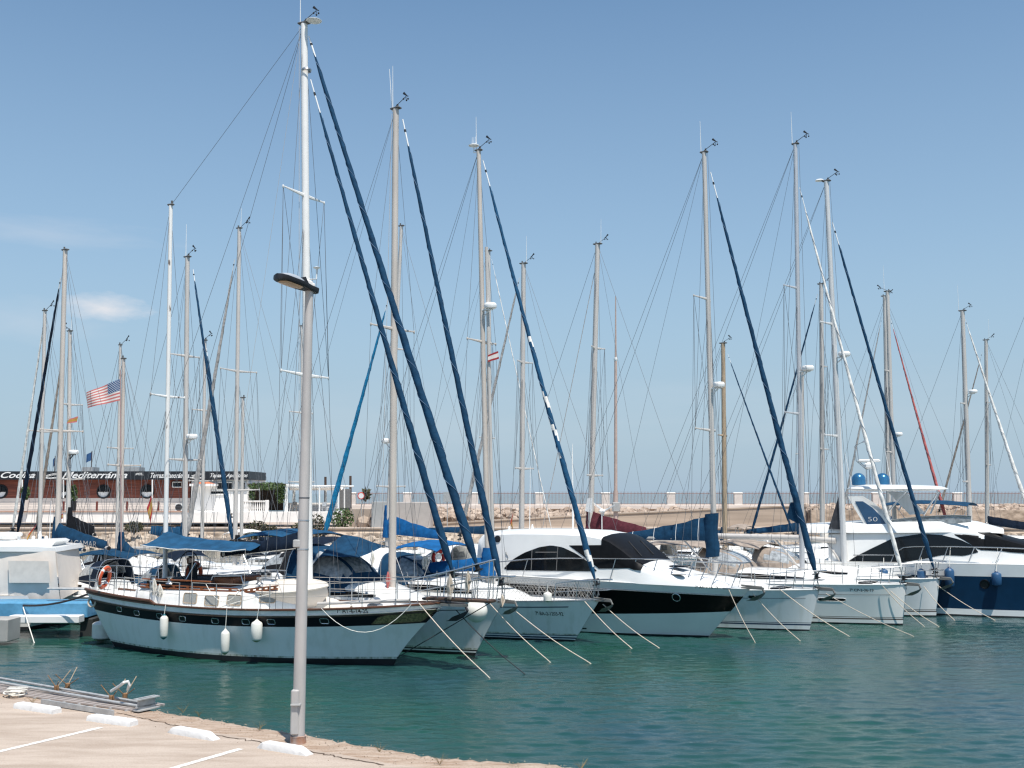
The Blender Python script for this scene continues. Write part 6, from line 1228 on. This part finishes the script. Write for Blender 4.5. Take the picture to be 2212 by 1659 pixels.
for i in range(11): t = i / 10; x = lerp(.08, .6 * L, t); w_ = .125 * (1 - abs(2 * t - 1) ** 5) ** .5 + .002; g.append([hp(x, y * w_, -.064 - .012 * (1 - y * y)) for y in (-1, -.6, 0, .6, 1)])
mb.grid(g); mb.build('lens', M('yellowed lens', (.40, .30, .20), .35, var=.1), hdo)
mb = MB(); mb.box(hp(.77 * L, 0, .07), (.16, .1, .1), bev=.02, M=Matrix((( ex.x, ey.x, ez.x, 0), (ex.y, ey.y, ez.y, 0), (ex.z, ey.z, ez.z, 0), (0, 0, 0, 1)))); mb.box(hp(.88 * L, 0, .06), (.09, .1, .08), bev=.02); mb.build('ballast_box', WALLW, hdo)
mb = MB(); mb.prism([(.60 * L, .03), (.70 * L, .035), (.60 * L, .13)], -.09, .09, Matrix(((ex.x, ez.x, ey.x, tip.x), (ex.y, ez.y, ey.y, tip.y), (ex.z, ez.z, ey.z, tip.z), (0, 0, 0, 1)))); mb.build('open_lid', BLK, hdo)
# heap of aluminium gangway pieces
gw = empty('metal_gangway', PZ(170, 1510, 1.0), 0, 'dismantled aluminium gangway lying along the quay edge at the left', 'gangway'); o_ = gw.location
k = lambda u, v, z: PZ(u, v, 1.0 + z) - o_
for (u0, v0, u1, v1, r) in ((-70, 1453, 320, 1520, .04), (-70, 1462, 308, 1527, .045)): mb = MB(); mb.tube([k(u0, v0, .11), k(u1, v1, .08)], r * .65, 10); mb.build('side_tube', GALV, gw)
mb = MB(); a, b_ = k(90, 1515, .06), k(245, 1540, .06); e = (b_ - a); mb.box((a + b_) / 2, (e.length, .04, .09), M=Matrix.Rotation(math.atan2(e.y, e.x), 4, 'Z')); mb.build('plate', GALV, gw)
a, b_ = k(-60, 1480, .03), k(318, 1530, .03); e = (b_ - a).normalized(); s_ = Vector((-e.y, e.x, 0))
for i in range(7): mb = MB(); q0_ = a + s_ * (-.25 + i * .11); mb.box((q0_ + b_ + s_ * (-.25 + i * .11)) / 2, ((b_ - a).length, .05, .03), M=Matrix.Rotation(math.atan2(e.y, e.x), 4, 'Z')); mb.build('tread_slat', M('worn tread slats', (.42, .37, .34), .6, .1), gw)
for i in range(12): c = a.lerp(b_, (i + .5) / 12) + s_ * .08; mb = MB(); mb.box(c + Vector((0, 0, -.015)), (.05, .8, .03), M=Matrix.Rotation(math.atan2(e.y, e.x), 4, 'Z')); mb.build('cross_bar', GALV, gw)
mb = MB(); c = k(316, 1524, .1); mb.box(c, (.03, .5, .03), M=Matrix.Rotation(math.atan2(e.y, e.x), 4, 'Z')); mb.box(c + Vector((0, 0, .14)), (.16, .5, .02), M=Matrix.Rotation(math.atan2(e.y, e.x), 4, 'Z')); mb.box(c + Vector((0, 0, -.06)), (.16, .5, .02), M=Matrix.Rotation(math.atan2(e.y, e.x), 4, 'Z')); mb.box(c + Vector((0, 0, .05)), (.03, .4, .2), M=Matrix.Rotation(math.atan2(e.y, e.x), 4, 'Z')); mb.build('end_beam', GALV, gw)
mb = MB(); mb.tube([k(240, 1493, .2), k(258, 1482, .35), k(268, 1474, .5), k(277, 1472, .52), k(279, 1480, .45), k(276, 1490, .3)], .028, 8); o = mb.build('bent_pipe', WPL); o.location = o_; tag(o, 'white bent hose arching over the gangway heap', 'hose')
for u, v, lab in ((122, 1486, 'rusty crossed rods standing furthest left on the gangway heap'), (146, 1481, 'rusty crossed rods second from the left on the gangway heap'), (241, 1508, 'rusty crossed rods in the middle of the gangway heap beside the bent hose'), (270, 1503, 'rusty crossed rods furthest right on the gangway heap')):
    c = PZ(u, v, 1.12); e = empty('rebar_cross', c, rnd.uniform(0, 1), lab, 'rebar', 'rusty rod crosses on the gangway'); 
    for dx, dy, dz in ((.30, .1, .42), (-.26, .14, .30), (.12, -.3, .2)): mb = MB(); dd = Vector((dx, dy, dz)); mb.tube([dd * -.6, dd * .8], .009, 5); mb.build('rod', RUST if dx < .2 else TEAKP, e)
    mb = MB(); mb.lathe([(0, .06), (.05, .04), (.05, -.04), (0, -.06)], (0, 0, 0), 8); mb.build('hub', RUST, e)
mb = MB(); c = PZ(30, 1506, 1.0)
for i in range(5): mb.torus(c + Vector((rnd.uniform(-.1, .1), rnd.uniform(-.1, .1), .05 + .03 * i)), .16 + .03 * rnd.random(), .016, Matrix.Rotation(rnd.uniform(-.3, .3), 4, 'X'), 18, 5)
o = mb.build('wire_bundle', ROPEW); tag(o, 'pale tangled bundle of wire on the quay edge at the far left', 'wire')
# ================================================================= water
def axis_(lo, hi, step, far, g=1.16):
    a = list(np.arange(lo, hi, step)); s = step; x = a[-1]; up = []
    while x < far: s *= g; x += s; up.append(x)
    s = step; x = lo; dn = []
    while x > -far: s *= g; x -= s; dn.append(x)
    return np.array(dn[::-1] + a + up)
xs = axis_(-14, 26, .075, 9000); ys = axis_(14, 46, .06, 12000); ys = ys[ys > -30]
GX, GY = np.meshgrid(xs, ys, indexing='ij'); Z = np.zeros_like(GX); rs_ = np.random.RandomState(3)
dx = np.gradient(xs)[:, None] + 0 * GX; dy = np.gradient(ys)[None, :] + 0 * GX; dd = np.maximum(dx, dy)
mod = .75 + .25 * np.sin(GX * .21 + GY * .13 + 1) * np.sin(GY * .19 - GX * .08)
for i in range(70):
    lam = .22 * (4. ** (rs_.rand() ** 1.5)); th = R(96) + rs_.randn() * (.30 if i % 3 else .7); k = 2 * math.pi / lam; amp = lam * WAVE / 70 ** .5
    Z += amp * np.sin(k * (GX * math.cos(th) + GY * math.sin(th)) + rs_.rand() * 6.28 + 1.2 * np.sin(GX * .35 * rs_.rand() + GY * .3 * rs_.rand())) * np.clip((lam / (dx * abs(math.cos(th)) + dy * abs(math.sin(th))) - 2.2) / 2, 0, 1)
Z *= mod
nx, ny = GX.shape; V = np.stack([GX, GY, Z], -1).reshape(-1, 3).astype(np.float32)
ii = np.arange(nx * ny).reshape(nx, ny); Fq = np.stack([ii[:-1, :-1], ii[1:, :-1], ii[1:, 1:], ii[:-1, 1:]], -1).reshape(-1, 4)
me = bpy.data.meshes.new('water'); me.vertices.add(len(V)); me.vertices.foreach_set('co', V.ravel()); me.loops.add(Fq.size); me.loops.foreach_set('vertex_index', Fq.ravel().astype(np.int32)); me.polygons.add(len(Fq)); me.polygons.foreach_set('loop_start', np.arange(0, Fq.size, 4, dtype=np.int32)); me.polygons.foreach_set('loop_total', np.full(len(Fq), 4, np.int32)); me.polygons.foreach_set('use_smooth', np.ones(len(Fq), bool)); me.update(calc_edges=True)
WM = bpy.data.materials.new('harbour water'); WM.use_nodes = True; nt = WM.node_tree; b = nt.nodes['Principled BSDF']
b.inputs['Base Color'].default_value = (*WCOL, 1); b.inputs['Roughness'].default_value = .07; b.inputs['IOR'].default_value = 1.33
tc = nt.nodes.new('ShaderNodeTexCoord'); mp = nt.nodes.new('ShaderNodeMapping'); mp.inputs['Rotation'].default_value = (0, 0, R(18)); mp.inputs['Scale'].default_value = (.55, 1.3, 1); nt.links.new(tc.outputs['Object'], mp.inputs[0])
nz = nt.nodes.new('ShaderNodeTexNoise'); nz.inputs['Scale'].default_value = 9; nz.inputs['Detail'].default_value = 5; nz.inputs['Roughness'].default_value = .6; nt.links.new(mp.outputs[0], nz.inputs['Vector'])
bp = nt.nodes.new('ShaderNodeBump'); bp.inputs['Strength'].default_value = WBUMP; bp.inputs['Distance'].default_value = .12; nt.links.new(nz.outputs['Fac'], bp.inputs['Height']); nt.links.new(bp.outputs[0], b.inputs['Normal'])
nb = nt.nodes.new('ShaderNodeTexNoise'); nb.inputs['Scale'].default_value = .12; nt.links.new(tc.outputs['Object'], nb.inputs['Vector'])
rp = nt.nodes.new('ShaderNodeValToRGB'); rp.color_ramp.elements[0].color = (WCOL[0] * .9, WCOL[1] * 1.12, WCOL[2] * .85, 1); rp.color_ramp.elements[1].color = (WCOL[0] * 1.1, WCOL[1] * .92, WCOL[2] * 1.2, 1); rp.color_ramp.elements[0].position = .35; rp.color_ramp.elements[1].position = .65; nt.links.new(nb.outputs['Fac'], rp.inputs[0]); nt.links.new(rp.outputs[0], b.inputs['Base Color'])
me.materials.append(WM); o = bpy.data.objects.new('water', me); COL.objects.link(o); tag(o, kind='structure')
# ================================================================= sky, sun, camera
w = bpy.data.worlds.new('World'); S.world = w; w.use_nodes = True; nt = w.node_tree; N_, L_ = nt.nodes, nt.links; N_.clear()
sky = N_.new('ShaderNodeTexSky'); sky.sky_type = 'NISHITA'; sky.sun_disc = False; sky.sun_elevation = R(SUN_EL); sky.air_density = AIR; sky.dust_density = DUSTD; sky.ozone_density = OZ; sky.altitude = 0
sd = Vector((math.sin(R(SUN_AZ)), math.cos(R(SUN_AZ)), 0)); sky.sun_rotation = R(SUN_AZ)
hs = N_.new('ShaderNodeHueSaturation'); hs.inputs['Saturation'].default_value = SAT; L_.new(sky.outputs[0], hs.inputs['Color'])
tc = N_.new('ShaderNodeTexCoord'); sp = N_.new('ShaderNodeSeparateXYZ'); L_.new(tc.outputs['Generated'], sp.inputs[0])
tn = N_.new('ShaderNodeMix'); tn.data_type = 'RGBA'; tn.blend_type = 'MULTIPLY'; tn.inputs['Factor'].default_value = 1; tn.inputs['B'].default_value = (*TINT, 1); L_.new(hs.outputs[0], tn.inputs['A'])
hr = N_.new('ShaderNodeValToRGB'); L_.new(sp.outputs['Z'], hr.inputs[0]); he = hr.color_ramp.elements; he[0].position, he[0].color = 0, (HZ, HZ, HZ, 1); he[1].position, he[1].color = .46, (0, 0, 0, 1); q_ = he.new(.10); q_.color = (HZ * .82,) * 3 + (1,); q_ = he.new(.22); q_.color = (HZ * .45,) * 3 + (1,)
hz_ = N_.new('ShaderNodeMix'); hz_.data_type = 'RGBA'; L_.new(hr.outputs[0], hz_.inputs['Factor']); L_.new(tn.outputs['Result'], hz_.inputs['A']); hz_.inputs['B'].default_value = (*HAZEC, 1)
def mth(op, a, b=None, clamp=False):
    n = N_.new('ShaderNodeMath'); n.operation = op; n.use_clamp = clamp
    for i, v in enumerate((a, b)):
        if v is None: continue
        if isinstance(v, (int, float)): n.inputs[i].default_value = v
        else: L_.new(v, n.inputs[i])
    return n.outputs[0]
az = mth('ARCTAN2', sp.outputs['X'], sp.outputs['Y']); el = mth('ARCSINE', sp.outputs['Z'])
def cloud(u, v, du, dv, dens, sc, thr, wob=.6):
    d = ray(u, v); a0, e0 = math.atan2(d.x, d.y), math.asin(d.z / d.length); cb = N_.new('ShaderNodeCombineXYZ'); L_.new(mth('MULTIPLY', mth('SUBTRACT', az, a0), 1 / (du / F)), cb.inputs[0]); L_.new(mth('MULTIPLY', mth('SUBTRACT', el, e0), 1 / (dv / F)), cb.inputs[1])
    nz = N_.new('ShaderNodeTexNoise'); nz.inputs['Scale'].default_value = sc; nz.inputs['Detail'].default_value = 7; nz.inputs['Roughness'].default_value = .58; L_.new(cb.outputs[0], nz.inputs['Vector'])
    ln = N_.new('ShaderNodeVectorMath'); ln.operation = 'LENGTH'; L_.new(cb.outputs[0], ln.inputs[0])
    m = mth('ADD', mth('SUBTRACT', 1.0, ln.outputs['Value']), mth('MULTIPLY', mth('SUBTRACT', nz.outputs['Fac'], .5), wob * 2)); m = mth('MULTIPLY', mth('SUBTRACT', m, thr), 1 / (1 - thr), True); return mth('MULTIPLY', mth('SMOOTH_MIN', m, .8) if False else m, dens, True)
cl = [cloud(224, 664, 98, 34, .8, 1.5, .05, .6), cloud(90, 500, 260, 40, .18, 1.3, .1, .8), cloud(60, 690, 200, 60, .16, 1.2, .1, .7), cloud(900, 905, 900, 120, .10, 1.5, .1, .9), cloud(1900, 880, 700, 110, .08, 1.5, .1, .9)]
c = hz_.outputs['Result']
for m in cl:
    mx = N_.new('ShaderNodeMix'); mx.data_type = 'RGBA'; L_.new(m, mx.inputs['Factor']); L_.new(c, mx.inputs['A']); mx.inputs['B'].default_value = (*CLOUDC, 1); c = mx.outputs['Result']
bg = N_.new('ShaderNodeBackground'); bg.inputs['Strength'].default_value = SKYS; L_.new(c, bg.inputs['Color']); ou = N_.new('ShaderNodeOutputWorld'); L_.new(bg.outputs[0], ou.inputs['Surface'])
l = bpy.data.lights.new('sun', 'SUN'); l.energy = SUNE; l.angle = R(.53); l.color = (1.0, .945, .87); so = bpy.data.objects.new('sun', l); COL.objects.link(so)
dirv = Vector((sd.x * math.cos(R(SUN_EL)), sd.y * math.cos(R(SUN_EL)), math.sin(R(SUN_EL)))); so.rotation_euler = dirv.to_track_quat('Z', 'Y').to_euler(); so.location = (0, -10, 40)
cd = bpy.data.cameras.new('camera'); cd.sensor_width = 36; cd.lens = 36 * F / 2212; cd.clip_end = 30000; cd.clip_start = .1; co = bpy.data.objects.new('camera', cd); COL.objects.link(co); co.location = CAM; co.rotation_euler = (R(90) + PITCH, 0, 0); S.camera = co
S.view_settings.view_transform = 'Standard'; S.view_settings.look = 'None'; S.view_settings.gamma = 1; S.view_settings.exposure = EXPO
S.render.engine = 'CYCLES'; S.cycles.use_denoising = True; S.cycles.max_bounces = 6; S.cycles.diffuse_bounces = 3; S.cycles.glossy_bounces = 3; S.cycles.transmission_bounces = 3; S.cycles.caustics_reflective = False; S.cycles.caustics_refractive = False; S.cycles.sample_clamp_indirect = 6
try: S.cycles.denoiser = 'OPENIMAGEDENOISE'; S.cycles.denoising_prefilter = 'ACCURATE'
except Exception: pass
S.cycles.filter_width = 1.3
